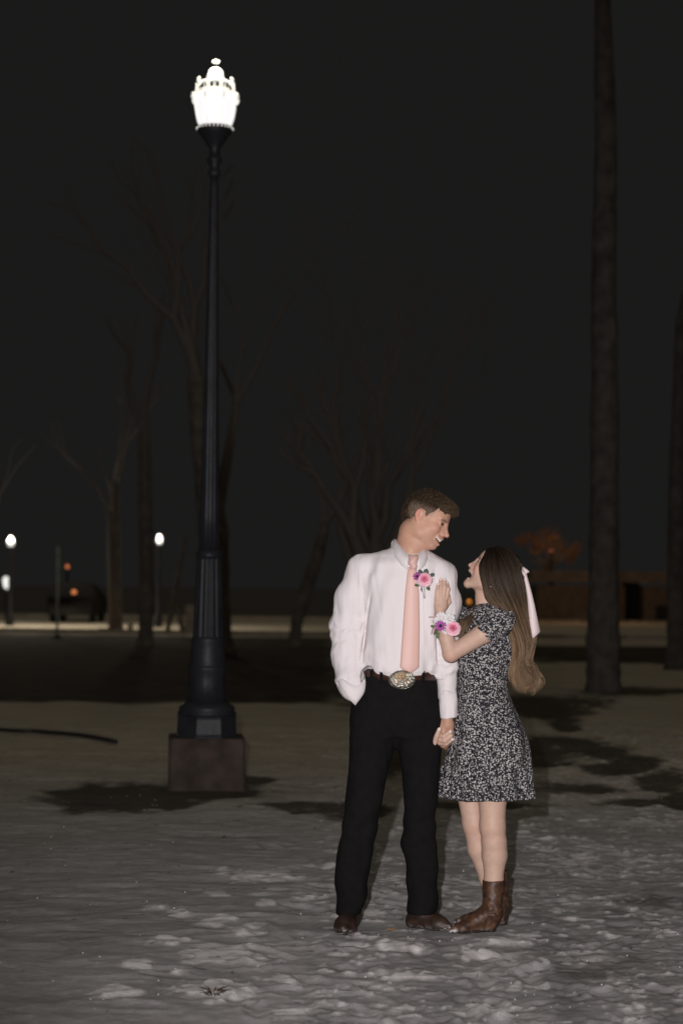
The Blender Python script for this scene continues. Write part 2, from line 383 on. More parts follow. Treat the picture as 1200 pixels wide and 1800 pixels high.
# ------------------------------------------------------------------ ground: one sheet of trodden snow
def bump_e(X, Y, cx, cy, rx, ry, a):      # rotated elliptical distance
    c, s_ = math.cos(a), math.sin(a); dx = X-cx; dy = Y-cy
    return np.sqrt(((dx*c+dy*s_)/rx)**2+((-dx*s_+dy*c)/ry)**2)
def ground():
    ys = [-60, -20, -5, 0, 3, 4.5, 5.4]; y = 5.6
    while y < 30: ys.append(y); y *= 1.0023
    while y < 110: ys.append(y); y *= 1.006
    while y < 900: ys.append(y); y *= 1.12
    ys = np.array(ys)
    t = np.concatenate([np.linspace(-6, -.5, 14), np.linspace(-.42, -.2, 12), np.arange(-.185, .1851, .00105), np.linspace(.2, .42, 12), np.linspace(.5, 6, 14)])
    TT, YY = np.meshgrid(t, ys); XX = TT*np.maximum(YY, 5.5)
    U, Vv = proj(XX, np.maximum(YY, 1), 0*XX)
    near = ss(30, 16, YY)
    # path region (trodden) versus smoother drift on the left
    path = ss(-90, 60, U-(585-(Vv-1400)*.10+14*np.sin(Vv*.02)))
    H = .020*fbm(XX/1.1, YY/1.3, 0, 3, 2)
    H = H+(1-path)*(.0062*fbm(XX/.30+.5*YY, YY/.15, 0, 11, 2)+.004*np.abs(noise(XX/.5, YY/.2, 0, 61)))
    H = H+path*(.0028*fbm(XX/.15, YY/.10, 0, 21, 3)+.0036*(1-np.abs(noise(XX/.24+.8*YY, YY/.18-.3*XX, 0, 31)))**3)
    H = H+(.0016+.0024*path)*fbm(XX/.045, YY/.032, 0, 41, 3)+.012*np.clip(noise(XX/.055, YY/.035, 0, 45)-.45, 0, 1)*(.2+.8*path)
    lump = np.clip(noise(XX/.16, YY/.13, 0, 51)-.42, 0, 1)*(.35+.65*path); H = H+.010*lump*near
    rg = np.random.RandomState(5)
    spots = []
    for i in range(150):      # footprints on the path
        v = rg.uniform(1395, 1800); u = rg.uniform(620, 1210) if rg.rand() < .8 else rg.uniform(430, 640); spots.append((u, v, rg.uniform(.10, .15), rg.uniform(.04, .055), rg.uniform(.2, 2.9), rg.uniform(.012, .028)))
    for (u, v) in [(640,1480),(600,1495),(560,1520),(505,1545),(545,1580),(470,1570),(430,1610),(360,1640),(310,1655),(395,1665),(440,1690),(345,1610),(275,1600),(205,1745),(270,1700),(310,1712),(375,1745),(240,1760),(520,1655),(500,1770),(450,1540),(460,1545)]:
        spots.append((u, v, .12, .05, rg.uniform(-.3, .6), .018))
    for (u, v, a, b, ang, dp) in spots:
        Y = FPX*CH/(v-1030+(.0113*(600-u))); g = gnd(u, Y)
        m = (np.abs(XX-g[0]) < .5) & (np.abs(YY-Y) < .5)
        if not m.any(): continue
        e = bump_e(XX[m], YY[m], g[0], Y, a, b, ang)
        H[m] += -.34*dp*np.exp(-(e/.95)**4)+dp*.18*np.exp(-((e-1.3)/.35)**2)*(1+.9*noise(XX[m]/.07, YY[m]/.07, 0, 9))
    # flatten under people's feet and lamp; fade the relief far off
    H = H*np.where(YY > 5.5, 1, 0)
    for (u, v, rr) in [(605,1622,.14),(750,1622,.20),(845,1628,.20)]:
        Y = FPX*CH/(v-1030); g = gnd(u, Y); e = bump_e(XX, YY, g[0], Y, rr*1.5, rr*1.2, 0)
        H = H-np.exp(-e**4)*H*.8
    H = H*(.35+.65*near)-.004
    # ---- what lies on the surface: snow or bare winter ground
    wob = 9*fbm(XX/.8, YY/1.6, 0, 71, 3); wob2 = fbm(XX/.25, YY/.5, 0, 81, 3)
    def blob(cu, cv, ru, rv, soft=.35):
        e = np.sqrt(((U+wob-cu)/ru)**2+((Vv+wob*.35-cv)/rv)**2)+.18*wob2; e = e+.22*fbm(XX/.09, YY/.16, 0, 85, 2); return .9*ss(1+soft*.8, 1-soft*.8, e)
    bare = np.zeros_like(U)
    bnd = 1236+2*np.sin(U*.01)+.01*(U-600)
    band = ss(-1.5, 3, bnd+wob*.4-Vv)*ss(0, 4, Vv-(1119+.011*(U-600))-wob*.15)*ss(640, 560, U+wob*2)
    bare = np.maximum(bare, band)
    bare = np.maximum(bare, ss(-3, 3, 1160+(U-900)*.03+wob*.4-Vv)*ss(0, 3, Vv-1134-wob*.1)*ss(560, 600, U))
    for a in [(215,1402,150,25),(355,1388,150,16),(455,1372,45,9),(560,1420,110,9),(620,1425,70,14),(960,1245,70,22),(1000,1278,30,9),(930,1232,130,12),
              (960,1303,60,11),(1020,1312,50,13),(1070,1325,50,15),(1115,1345,50,18),(1160,1372,50,20),(1200,1402,45,22),(985,1268,30,10),(1085,1352,60,9),(1010,1385,90,10),(850,1420,120,9),(920,1330,120,22),(760,1235,160,20),(600,1205,60,26),(1120,1215,110,7),(1130,1412,80,9),(680,1330,45,40)]:
        bare = np.maximum(bare, blob(*a))
    bare = np.maximum(bare, .55*ss(.5, 1.0, fbm(XX/.5, YY/.7, 0, 91, 3))*path*ss(1380, 1500, Vv)*ss(850, 1000, U))
    far_dark = ss(88, 94, YY)[..., None]  # distant ground recoloured so it melts into the dark night sky
    snow = np.array([.44, .421, .418]); farsnow = np.array([.56, .50, .395]); dirt = np.array([.072, .062, .05])  # farsnow is tinted lighter and warmer in place of sky and lamp light
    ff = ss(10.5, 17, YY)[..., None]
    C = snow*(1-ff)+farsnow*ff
    C = C*(1+.09*fbm(XX/.5, YY/.3, 0, 101, 3)+.13*fbm(XX/.06, YY/.035, 0, 105, 2)*near)[..., None]
    # darker streaks running down the bottom of the path
    tr = np.zeros_like(U)
    for (ua, ub, wd, am) in [(620,585,45,.22),(740,770,50,.25),(905,1010,40,.30),(1000,1190,40,.22)]:
        cu = ua+(Vv-1480)/320*(ub-ua); tr = np.maximum(tr, am*np.exp(-((U-cu)/wd)**2)*ss(1470, 1640, Vv)*(.75+.35*wob2))
    C = C*(1-np.clip(tr, 0, .5))[..., None]
    C = C*(1-bare[..., None])+dirt*(1+.3*wob2[..., None])*bare[..., None]
    # loose broken snow is whiter than the trodden crust
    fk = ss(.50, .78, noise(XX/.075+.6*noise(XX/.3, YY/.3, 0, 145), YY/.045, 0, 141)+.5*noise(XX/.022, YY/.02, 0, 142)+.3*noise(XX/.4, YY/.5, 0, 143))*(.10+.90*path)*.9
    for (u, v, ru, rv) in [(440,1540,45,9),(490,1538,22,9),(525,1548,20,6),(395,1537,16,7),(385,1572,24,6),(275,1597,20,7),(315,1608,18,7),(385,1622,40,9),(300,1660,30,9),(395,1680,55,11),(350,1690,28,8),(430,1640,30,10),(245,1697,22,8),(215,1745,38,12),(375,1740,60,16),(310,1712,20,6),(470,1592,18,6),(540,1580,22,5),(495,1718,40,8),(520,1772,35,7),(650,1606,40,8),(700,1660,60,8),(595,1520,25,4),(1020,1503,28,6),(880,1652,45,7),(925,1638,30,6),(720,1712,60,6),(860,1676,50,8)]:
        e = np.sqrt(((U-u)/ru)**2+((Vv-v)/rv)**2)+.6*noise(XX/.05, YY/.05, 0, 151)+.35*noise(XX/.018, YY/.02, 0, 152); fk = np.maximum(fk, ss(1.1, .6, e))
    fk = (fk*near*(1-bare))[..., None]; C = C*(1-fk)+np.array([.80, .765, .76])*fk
    H = H+fk[..., 0]*.006
    # leaf litter specks
    sp = (noise(XX/.035, YY/.05, 0, 131) > .93)*ss(40, 12, YY)*.6
    C = C*(1-sp[..., None]); globals()['HFIELD'] = (XX, YY, H)
    C = C*(1-far_dark)+np.array([.17, .16, .15])*far_dark
    H = H-bare*.012*near
    V = np.stack([XX, YY, H], -1).reshape(-1, 3); nr, nc = XX.shape
    idx = np.arange(nr*nc).reshape(nr, nc); F = np.stack([idx[:-1, :-1], idx[:-1, 1:], idx[1:, 1:], idx[1:, :-1]], -1).reshape(-1, 4)
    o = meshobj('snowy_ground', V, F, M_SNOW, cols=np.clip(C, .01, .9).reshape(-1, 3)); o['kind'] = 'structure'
    return o
ground()
# ================================================================== MAN
GV = 1630.0
man = thing('person', 'tall young man in white shirt, pink tie and black trousers smiling down at the woman', 'person', (q(690, GV)[0], D0, 0))
FM = Frame((750.5, 0, -911.5), (.86, -.34, -.40), (.42, .02, .91), 4.17)
def head(B, F, jaw_open, female=False, k=3.0):
    K = F.k
    def E(c, r, kk=1.2, sub=False): B.ell(F(*c), [x*K for x in r], F.A, kk*K, sub)
    def Cn(a, b, ra, rb, kk=1.0, sub=False): B.cone(F(*a), F(*b), ra*K, rb*K, kk*K, sub)
    jo = jaw_open
    E((-1.0, 0, 3.6), (9.2, 7.3, 7.6)); E((3.6, 0, 2.8), (5.2, 6.2, 5.6), 2)
    E((3.4, 0, -2.6), (5.4, 6.0, 6.6), 2)
    for y in (-1, 1):
        Cn((-1.0, 5.5*y, -4.0), (1.2, 5.2*y, -7.2-jo*.3), 1.3, 1.4, 3)
        Cn((1.2, 5.2*y, -7.2-jo*.3), (6.8, 1.6*y, -9.6-jo), 1.4, 1.4, 3)
        E((2.0, 3.6*y, -4.8), (4.0, 2.2, 3.6), 3); E((-2.4, 3.6*y, -6.4), (3.4, 2.7, 5.0), 3)
        E((5.8, 3.9*y, -2.6), (2.4, 2.1, 2.2), 1.4)
        Cn((8.4, .9*y, 1.5), (7.2, 4.4*y, 1.9), .75, .6, 1.2)
    E((3.2, 0, -7.6-jo*.6), (4.2, 4.4, 2.6), 2)
    E((7.1, 0, -9.4-jo), (1.9, 2.0, 1.7), 1.2)
    # eye sockets then eyeballs and lids
    for y in (-1, 1):
        E((9.1, 3.2*y, .2), (1.3, 1.8, 1.1), 1.0, True)
        E((7.0, 3.15*y, .15), (1.45, 1.5, 1.25), .3)
        Cn((8.1, 2.0*y, .55), (7.6, 4.5*y, .5), .38, .32, .35)
        Cn((8.1, 2.1*y, -.75), (7.6, 4.3*y, -.7), .34, .3, .5)
    # nose
    nl = 10.4 if female else 11.0
    E((7.4, 0, -2.6), (2.3, 2.3, 2.5), 1.6)
    for y in (-1, 1): Cn((8.6, .3*y, .4), (8.8, 1.3*y, -3.3), .6, .7, 1.2)
    Cn((8.2, 0, .9), (nl, 0, -2.9 if female else -3.1), .62, .85, 1.0)
    E((nl, 0, -3.2), (.95, .95, .8), .8)
    for y in (-1, 1): E((nl-1.5, 1.15*y, -3.6), (1.0, .75, .75), .6)
    # mouth
    if jo > 1:
        E((8.0, 0, -5.6), (2.2, 2.6, 1.3), 1.2)
        E((9.0, 0, -6.3-jo*.35), (2.6, 2.0, .75+jo*.38), .5, True)
        Cn((9.3, -1.4, -5.3), (9.3, 1.4, -5.3), .42, .42, .5); E((9.5, 0, -5.3), (.6, 1.2, .45), .5)
        E((6.8, 0, -8.0-jo), (1.9, 2.1, 1.4), 1.0); Cn((8.1, -1.2, -7.6-jo*.8), (8.1, 1.2, -7.6-jo*.8), .5, .5, .6)
        Cn((8.6, -1.3, -5.9), (8.6, 1.3, -5.9), .38, .38, .1)
    else:
        E((8.0, 0, -5.8), (2.0, 3.0, 2.0), 1.2)
        for y in (-1, 1):      # smile: mouth opening curves up and back along the cheek
            Cn((10.4, 0, -7.0), (8.3, 3.3*y, -5.9), 1.05, .6, .3, True)
            Cn((9.25, .0, -6.35), (7.9, 2.9*y, -5.55), .55, .42, .15)       # teeth
            Cn((9.95, 0, -5.35), (8.5, 3.1*y, -4.75), .42, .3, .5)
            Cn((9.3, 0, -8.15), (8.0, 3.1*y, -6.75), .46, .3, .6)
    # ears
    for y in (-1, 1):
        ax = [F.A[0]*.9+F.A[1]*(-.42*y), F.A[1]*.9+F.A[0]*.42*y, F.A[2]]; ax = [a/np.linalg.norm(a) for a in ax]
        B.ell(F(-1.4, 7.5*y, .0), [1.9*K, .62*K, 2.5*K], ax, .5*K); B.ell(F(-1.2, 7.3*y, -2.1), [1.1*K, .55*K, 1.3*K], ax, .6*K)
        B.ell(F(-.9, 8.1*y, -.1), [.95*K, .5*K, 1.5*K], ax, .4*K, True)
B = Vol((575, -95, -1655), (815, 75, -850), 1.15)
head(B, FM, 0)
A = P3
B.chain([FM(-2.2, 0, -1.5), A(726, 936, 8), A(723, 962, 6), A(718, 1000, 4)], [22, 22, 24, 34], 14)
B.cone(FM(3, 0, -7), A(722, 968, -8), 15, 20, 8)
B.loft([(975,694,742,-18,22), (1000,662,776,-30,30), (1050,664,772,-34,34), (1120,664,762,-32,30), (1180,658,752,-28,28), (1240,644,752,-28,30), (1290,650,740,-24,26)], 8)
B.chain([A(650,1008,6), A(616,1110,20), A(628,1212,-2), A(634,1245,-8)], [20, 15, 10, 9], 6)
B.chain([A(630,1240,-8), A(640,1275,-10)], [11, 9], 4)
B.chain([A(776,1010,4), A(783,1115,2), A(786,1225,-8), A(785,1256,-12)], [20, 15, 10.5, 9], 6)
# his left hand: back of the hand and curled fingers
B.cone(A(785,1255,-12), A(785,1272,-15), 9.5, 10.5, 3); B.cone(A(779,1274,-15), A(778,1288,-17), 7, 6, 4); B.cone(A(790,1272,-13), A(789,1291,-15), 7, 6, 4)
for pts, r in [([A(777,1288,-18), A(765,1300,-22), A(752,1299,-20)], [4.6,4.2,3.4]), ([A(780,1290,-18), A(771,1305,-16), A(775,1311,-8)], [4.6,4.4,3.8]),
               ([A(785,1292,-17), A(779,1309,-15), A(782,1314,-6)], [4.6,4.4,3.8]), ([A(789,1291,-15), A(785,1307,-14), A(786,1312,-4)], [4.2,4.0,3.4]), ([A(779,1264,-14), A(771,1278,-16), A(768,1290,-20)], [5,4.4,3.8])]:
    B.chain(pts, r, 1.5)
for pts, r in [([A(664,1270,2), A(640,1440,-2), A(618,1590,6), A(616,1622,6)], [24,17,12,9]), ([A(730,1270,2), A(738,1440,-2), A(741,1590,4), A(738,1612,4)], [24,17,12,9])]: B.chain(pts, r, 6)
for a, b in [((614,1614,4),(608,1616,-36)), ((738,1612,4),(762,1615,-8))]: B.cone(A(*a), A(*b), 8, 6, 4)
def mancol(V):
    n = len(V); C = np.tile(np.array([.53, .30, .21]), (n, 1)); h = FM.inv(V); x, y, z = h[:, 0], h[:, 1], h[:, 2]
    hm = (z > -13) & (np.abs(x) < 14) & (V[:, 2] > -985)
    def bl(m, c): 
        nonlocal C; m = (m*hm)[:, None]; C = C*(1-m)+np.array(c)*m
    ay = np.abs(y)
    bl(.45*np.exp(-(((x-6)/3)**2+((ay-4.2)/2.2)**2+((z+2.6)/2.2)**2)), (.60, .24, .19))
    bl(.5*np.exp(-(((x-11.5)/1.6)**2+(y/1.6)**2+((z+3.2)/1.2)**2)), (.56, .22, .17))
    bl(.6*ss(7.4, 8.1, ay)*(x < 1)*(z > -3.5)*(z < 3)*ss(-.3, -1.6, x), (.60, .20, .16))
    bl(.25*ss(-6, -9, z)*ss(0, 3, x), (.42, .26, .20))
    lip = np.exp(-((z+5.25-.18*ay)/.4)**2)+np.exp(-((z+8.0-.42*ay)/.45)**2); bl(np.clip(lip, 0, 1)*.75*(x > 7.4)*(ay < 3.1), (.48, .18, .15))
    inm = (x > 6.0)*(ay < 3.15)*(z < -5.95+.20*ay)*(z > -7.75+.40*ay)
    surf = (x < 9.95-.42*ay)
    bl(inm*surf*1.0, (.74, .70, .62)); bl(inm*surf*(z < -7.0+.3*ay)*1.0, (.10, .03, .03)); bl(inm*(x < 8.2-.42*ay)*1.0, (.05, .015, .015))
    bl(np.exp(-((z-1.85+.10*np.abs(ay-3))/.48)**2)*(x > 5.5)*ss(1.2, 1.8, ay)*ss(5.4, 4.6, ay)*.8, (.13, .075, .045))
    eye = (x > 7.2)*(np.abs(z-.02) < .42)*(ay > 2.1)*(ay < 4.3); bl(eye*1.0, (.10, .06, .045)); bl(eye*(np.abs(ay-3.1) < .5)*1.0, (.02, .02, .02))
    bl((x > 7)*np.exp(-((z-.48)/.22)**2)*(ay > 2)*(ay < 4.5)*.85, (.07, .035, .03))
    # neckline stubble and short fade above ears
    bl(.45*ss(.5, 3, z)*ss(4.5, 6.5, ay)*ss(6.5, 3.5, x), (.16, .11, .08)); 
    bl(.55*ss(-2.5, -4.5, x)*ss(-6.5, -3.5, z), (.17, .12, .09))
    kn = (V[:, 2] < -1200); C[kn] *= .86
    return C
B.build('body', M_SKIN, man, man, mancol)

# hair: cap plus thousands of short strands
def mhair_in(x, y, z):
    ay = np.abs(y)
    front = 8.2-.10*ay**2*.6
    low = np.where(x > 4.2, 4.6, np.where(x > .3, 1.3+.75*(x-.3), np.where(x > -2.9, 2.4, -4.2)))
    return (z > low)
HV = Vol((690, -50, -960), (815, 60, -848), 1.1)
K = FM.k
HV.ell(FM(-1.2, 0, 4.1), [9.6*K, 7.7*K, 8.1*K], FM.A, 2); HV.ell(FM(-3.6, 0, .6), [8.0*K, 7.0*K, 7.2*K], FM.A, 6); HV.ell(FM(4.6, 0, 6.4), [5.6*K, 5.2*K, 3.9*K], FM.A, 8)
HV.ell(FM(7.0, -.4, 7.7), [2.6*K, 3.8*K, 1.8*K], FM.A, 6)
HV.ell(FM(11.0, 0, .6), [8.2*K, 9*K, 5.3*K], FM.A, 4, True)          # bare forehead
HV.ell(FM(5.0, 0, -4.6), [7.0*K, 12*K, 7.4*K], FM.A, 4, True)         # face and temples
HV.ell(FM(-1.0, 0, -9.6), [20*K, 20*K, 4.4*K], FM.A, 4, True)          # nape
HV.ell(FM(-.9, -7.8, -.2), [2.1*K, 1.6*K, 2.9*K], FM.A, 2, True); HV.ell(FM(-.9, 7.8, -.2), [2.1*K, 1.6*K, 2.9*K], FM.A, 2, True)
HV.wrinkle(lambda x, y, z: 1.3*noise(x/4, y/4, z/4, 4)+.8*noise(x/2, y/2, z/2, 5))
def mh_col(V):
    h = FM.inv(V); n = noise(V[:, 0]/2.5, V[:, 1]/2.5, V[:, 2]/2.5, 8)
    c = np.array([.030, .019, .012])*(1+.35*n)[:, None]
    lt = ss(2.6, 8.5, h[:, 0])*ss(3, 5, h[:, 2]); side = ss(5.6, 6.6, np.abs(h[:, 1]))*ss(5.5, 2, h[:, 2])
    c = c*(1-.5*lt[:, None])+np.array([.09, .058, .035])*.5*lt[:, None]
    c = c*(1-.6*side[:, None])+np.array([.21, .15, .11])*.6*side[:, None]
    return np.clip(c, .004, 1)
hair = HV.build('hair', M_HAIRM, man, man, mh_col)
def strands(name, S_, m, parent, root, seg=3):      # S_: list of (pts (n,3) px space, radius px, colour root, colour tip)
    V = []; F = []; C = []; n0 = 0
    for pts, rad, c0, c1 in S_:
        n = len(pts); t = np.gradient(pts, axis=0); t /= np.linalg.norm(t, axis=1)[:, None]+1e-9
        ref = np.array([.3, -1, .2]); a = np.cross(t, ref); a /= np.linalg.norm(a, axis=1)[:, None]+1e-9; b = np.cross(t, a)
        s = np.linspace(0, 1, n); r = rad*(1-.75*s**2)
        ring = [pts+(a*math.cos(g)+b*math.sin(g))*r[:, None] for g in (0, 2.1, 4.2)]
        V.append(np.stack(ring, 1).reshape(-1, 3)); s2 = s**1.45; cc = np.array(c0)[None]*(1-s2)[:, None]+np.array(c1)[None]*s2[:, None]; C.append(np.repeat(cc, 3, 0))
        i = np.arange(n-1)[:, None]*3+n0
        for k in range(3):
            k2 = (k+1) % 3; F.append(np.concatenate([i+k, i+k2, i+3+k2, i+3+k], 1))
        n0 += n*3
    return meshobj(name, px2w(np.concatenate(V)), np.concatenate(F), m, parent, root, np.clip(np.concatenate(C), .003, 1))
hv = np.array([v.co[:] for v in hair.data.vertices]); 
Vp, Fp = HV.mesh(); rs = np.random.RandomState(3); hh = FM.inv(Vp)
sel = rs.choice(len(Vp), 3800); st = []
cen = FM(-1, 0, 2)
for i in sel:
    p = Vp[i]; x, y, z = hh[i]
    nrm = (p-cen)/np.linalg.norm(p-cen)
    if z > 5.2: d = nrm*.55+FM.A[0]*(.75 if x > -3 else .3)+rs.normal(0, .3, 3); L = (3.4+3.6*ss(1, 8, x))*rs.uniform(.6, 1.15); d = d-nrm*.25*(x < 1)
    else: d = nrm*.35-FM.A[2]*.8-FM.A[0]*.35+rs.normal(0, .15, 3); L = 3.2*rs.uniform(.6, 1.2)
    d /= np.linalg.norm(d); curl = rs.normal(0, .30, 3)+(-.22*FM.A[2] if x > 4 else 0)
    pts = np.array([p-nrm*.8+d*L*s+curl*L*s*s*.6 for s in (0, .35, .7, 1)])
    g = rs.uniform(.6, 1.5); side = (z < 4.5)*(abs(y) > 5)
    c0 = np.array([.034, .022, .014])*g; c1 = np.array([.080, .052, .031])*g
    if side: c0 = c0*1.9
    st.append((pts, .55, c0, c1))
strands('hair_strands', st, M_HAIRM, hair, man)

# shirt
def shirt_disp(X, Y, Z, a, b, c, d):
    return 1.6*np.sin((X-700)/9+1.5*np.sin(Z/40))*np.clip((-Z-1120)/60, 0, 1).astype(np.float32)*.5
TR = [(950,708,734,2,30), (958,695,743,-8,35), (966,680,751,-18,38), (975,664,762,-28,40), (988,648,778,-38,42), (1000,643,786,-42,43), (1015,640,792,-46,44), (1055,642,790,-48,43), (1100,643,785,-47,42), (1140,641,778,-46,42), (1166,637,774,-47,44), (1178,640,770,-46,43), (1186,646,764,-42,40)]
SV = Vol((575, -80, -1275), (820, 75, -935), 1.5)
SV.loft(TR, 2, 2.35, disp=shirt_disp)
SV.chain([A(668,990,4), A(636,1000,6), A(618,1052,14), A(610,1105,20), A(612,1150,14), A(616,1196,0), A(622,1213,-8)], [18, 23, 27, 29, 27, 24, 20], 16)
SV.cone(A(611,1190,-4), A(632,1222,-12), 17, 13, 6)
SV.cone(A(634,1240,-12), A(655,1190,-14), 13, 22, 2, True)
SV.chain([A(754,994,2), A(776,1012,0), A(784,1060,-1), A(782,1120,-2), A(782,1170,-4), A(786,1215,-8)], [18, 24, 23.5, 23, 21, 17], 14)
SV.loft([(1214,769,803,-28,10), (1226,770,803,-28,10), (1230,771.5,803.5,-27.5,9), (1258,772,804.5,-28,10), (1261,772,804.5,-28,10)], 1.5, 2.2)
def wr(x, y, z):
    v = -z
    w1 = noise(x/16+v/60, y/22, z/55, 1)*2.0+noise(x/7, y/14, z/30+x/20, 2)*.9
    el = np.exp(-((v-1112)/34)**2)*ss(648, 630, x)+np.exp(-((v-1178)/40)**2)*ss(758, 772, x)*(x < 812)+.7*np.exp(-((v-1195)/25)**2)*(x < 650)
    w2 = el*1.15*np.sin(v/4.2+x/9+noise(x/14, y/10, z/18, 6)*2.6)
    wst = ss(1118, 1175, v)*ss(640, 655, x)*ss(772, 760, x)*1.3*np.sin(x/5.2+noise(x/20, y/20, z/30, 7)*3+v/22)
    arm = .9*noise(x/9, y/9, z/40, 12)*(ss(655, 638, x)+ss(758, 772, x))
    dr = 1.5*np.exp(-(((x-655-(v-1000)*.25)/5)**2))*ss(1000, 1020, v)*ss(1090, 1050, v)
    sm = -1.6*np.exp(-((x-(648-.07*(v-1000)))/2.6)**2)*(v > 992)*(v < 1100)*(y < 10)*0+1.3*np.exp(-((x-(762+.04*(v-1000)))/3)**2)*(v > 1000)*(v < 1165)*(y < 0)
    fold = 1.1*np.sin((x+.55*v)/7.5+2*noise(x/25, y/25, z/25, 15))*np.exp(-(((x-655)/30)**2+((v-1010)/30)**2))
    chest = .8*np.sin(x/4.5-v/60+noise(x/20, y/30, z/50, 17)*2)*np.exp(-((x-757)/16)**2)*(v > 985)
    lower = 1.3*np.sin((x*.6-v)/8.0+2.2*noise(x/22, y/30, z/22, 19))*ss(1120, 1160, v)*ss(708, 690, x)*ss(636, 648, x)
    groove = 2.6*np.exp(-((x-(651-.145*(v-1045)))/2.4)**2)*ss(1035, 1060, v)*ss(1172, 1140, v)*(y < 12)+1.8*np.exp(-((x-(762+.05*(v-1045)))/2.2)**2)*ss(1040, 1070, v)*ss(1172, 1150, v)*(y < 12)
    return groove+w1*.8+w2+wst*.8+arm+sm+fold+chest+lower
SV.wrinkle(wr)
shirt = SV.build('shirt', M_SHIRT, man, man)
def front(u, v, R=TR, ex=2.35):
    R = sorted(R); vs = [r[0] for r in R]; g = lambda k: np.interp(v, vs, [r[k] for r in R])
    cx = (g(1)+g(2))/2; rx = (g(2)-g(1))/2; cy = (g(3)+g(4))/2; ry = (g(4)-g(3))/2
    t = min(abs((u-cx)/rx), .999); return cy-ry*(1-t**ex)**(1/ex)
def strip(edgesL, edgesR, off, nacross=7, bulge=1.5, rows=None):
    rows = rows or [r[0] for r in edgesL]; G = []
    for v in rows:
        a = np.interp(v, [e[0] for e in edgesL], [e[1] for e in edgesL]); b = np.interp(v, [e[0] for e in edgesR], [e[1] for e in edgesR]); row = []
        for j in range(nacross):
            t = j/(nacross-1); u = a+(b-a)*t; row.append(q(u, v, front(u, v)-off-bulge*(1-(2*t-1)**2)))
        G.append(row)
    return G
mb = MB()
for W in ([[(694,946,26),(697,949,6),(704,961,-17),(713,972,-30),(722,979,-37)], [(691,948,32),(692,954,4),(698,968,-26),(706,979,-38),(716,985,-43)], [(688,954,34),(686,962,4),(692,979,-31),(703,994,-46),(713,1002,-52)]],
          [[(745,957,22),(746,960,4),(743,965,-17),(734,973,-29),(723.5,979,-37)], [(748,957,28),(749,962,6),(747,973,-26),(739,983,-39),(728.5,987,-45)], [(750,958,31),(751,965,6),(750,981,-31),(745,994,-45),(734.5,1003,-52)]]):
    G = []
    for i in range(9):
        t = i/8*4; k = min(int(t), 3); f = t-k
        G.append([q(*(np.array(c[k])*(1-f)+np.array(c[k+1])*f)) for c in W])
    mb.grid(G, .0035, (0, -1, 0))
mb.build('collar', M_SHIRT, shirt, man)
mb = MB()     # buttoned placket edge beside the tie and left cuff seam
mb.grid(strip([(1003, 737), (1060, 741), (1120, 742), (1180, 741)], [(1003, 738.2), (1060, 742.4), (1120, 743.4), (1180, 742.4)], 1.2, 2, 0), .002, (0, -1, 0)); mb.build('placket', M_SHIRT, shirt, man)
mb = MB()     # shirt cuff at the pocket: open barrel with visible rim
rim = [(592,1196,-14),(600,1210,-28),(612,1226,-34),(624,1238,-32),(636,1222,-30),(645,1206,-20),(640,1186,-14)]
top = [(594,1184,-12),(603,1192,-26),(614,1200,-33),(626,1204,-33),(634,1200,-29),(640,1192,-20),(636,1178,-14)]
G = [[q(*(np.array(a)*(1-t)+np.array(b)*t+np.array([0, 0, -2*math.sin(math.pi*t)]))) for a, b in zip(top, rim)] for t in (0, .33, .66, 1)]
mb.grid(G, .004, (0, 1, 0)); mb.build('cuff', M_SHIRT, shirt, man)
mb = MB()
mb.sphere(q(613,1222,-35), .0035, 8, 6); mb.build('button', M_SHIRT, shirt, man)
# necktie: knot and blade
mb = MB()
rows = list(range(997, 1172, 8))+[1171, 1176, 1180, 1183]
mb.grid(strip([(997,716),(1006,714),(1040,710),(1100,706),(1171,701),(1176,707),(1180,713),(1183,717.5)], [(997,730),(1006,731),(1040,734),(1100,735.5),(1171,734.5),(1176,729),(1180,723),(1183,718.5)], 3.0, 9, 2.4, rows), .004, (0, 1, 0))
tie = mb.build('necktie', M_TIE, man, man)
KV = Vol((708, -68, -1004), (740, -25, -970), .8)
KV.loft([(975,718,731,-46,-30), (979,716,733,-51,-34), (985,715,733,-54,-38), (992,716.5,731,-55,-40), (998,719,730,-53,-42), (1001,720,729,-51,-43)], 1)
KV.wrinkle(lambda x, y, z: .7*np.sin((x*.8-z)/2.6)); KV.build('knot', M_TIE, tie, man)
# trousers
def fold(X, Y, Z, a, b, c, d):
    v = -Z; return (1.5*noise(X/12, Y/20, Z/26, 33)+1.8*np.exp(-((v-1455)/30)**2)*np.sin(v/7+X/14)+2.6*ss(1500, 1590, v)*np.sin(v/10.5+X/22+1.2)).astype(np.float32)
TV = Vol((575, -75, -1625), (790, 70, -1172), 1.8)
TV.loft([(1176,644,765,-39,38), (1200,634,768,-40,42), (1240,620,771,-41,46), (1270,618,773,-39,43), (1292,628,762,-32,36)], 3, 2.4, disp=fold)
TV.loft([(1236,622,700,-36,40), (1280,616,700,-38,42), (1310,613,694,-37,41), (1350,611,683,-34,38), (1400,608,673,-31,34), (1450,602,664,-30,30), (1480,596,658,-28,28), (1512,590,653,-27,28), (1545,589,647,-27,28), (1575,589,643,-29,29), (1596,592,637,-31,28), (1606,593,634,-32,26)], 12, 2.2, disp=fold)
TV.loft([(1236,690,770,-36,40), (1280,688,775,-38,42), (1310,697,776,-37,41), (1350,704,773,-34,38), (1400,709,769,-31,34), (1450,708,765,-29,30), (1488,705,767,-28,28), (1520,713,771,-27,28), (1560,714,769,-28,28), (1590,714,767,-31,27), (1604,716,766,-32,25)], 12, 2.2, disp=fold)
trou = TV.build('trousers', M_TROUSER, man, man, smooth_it=2)
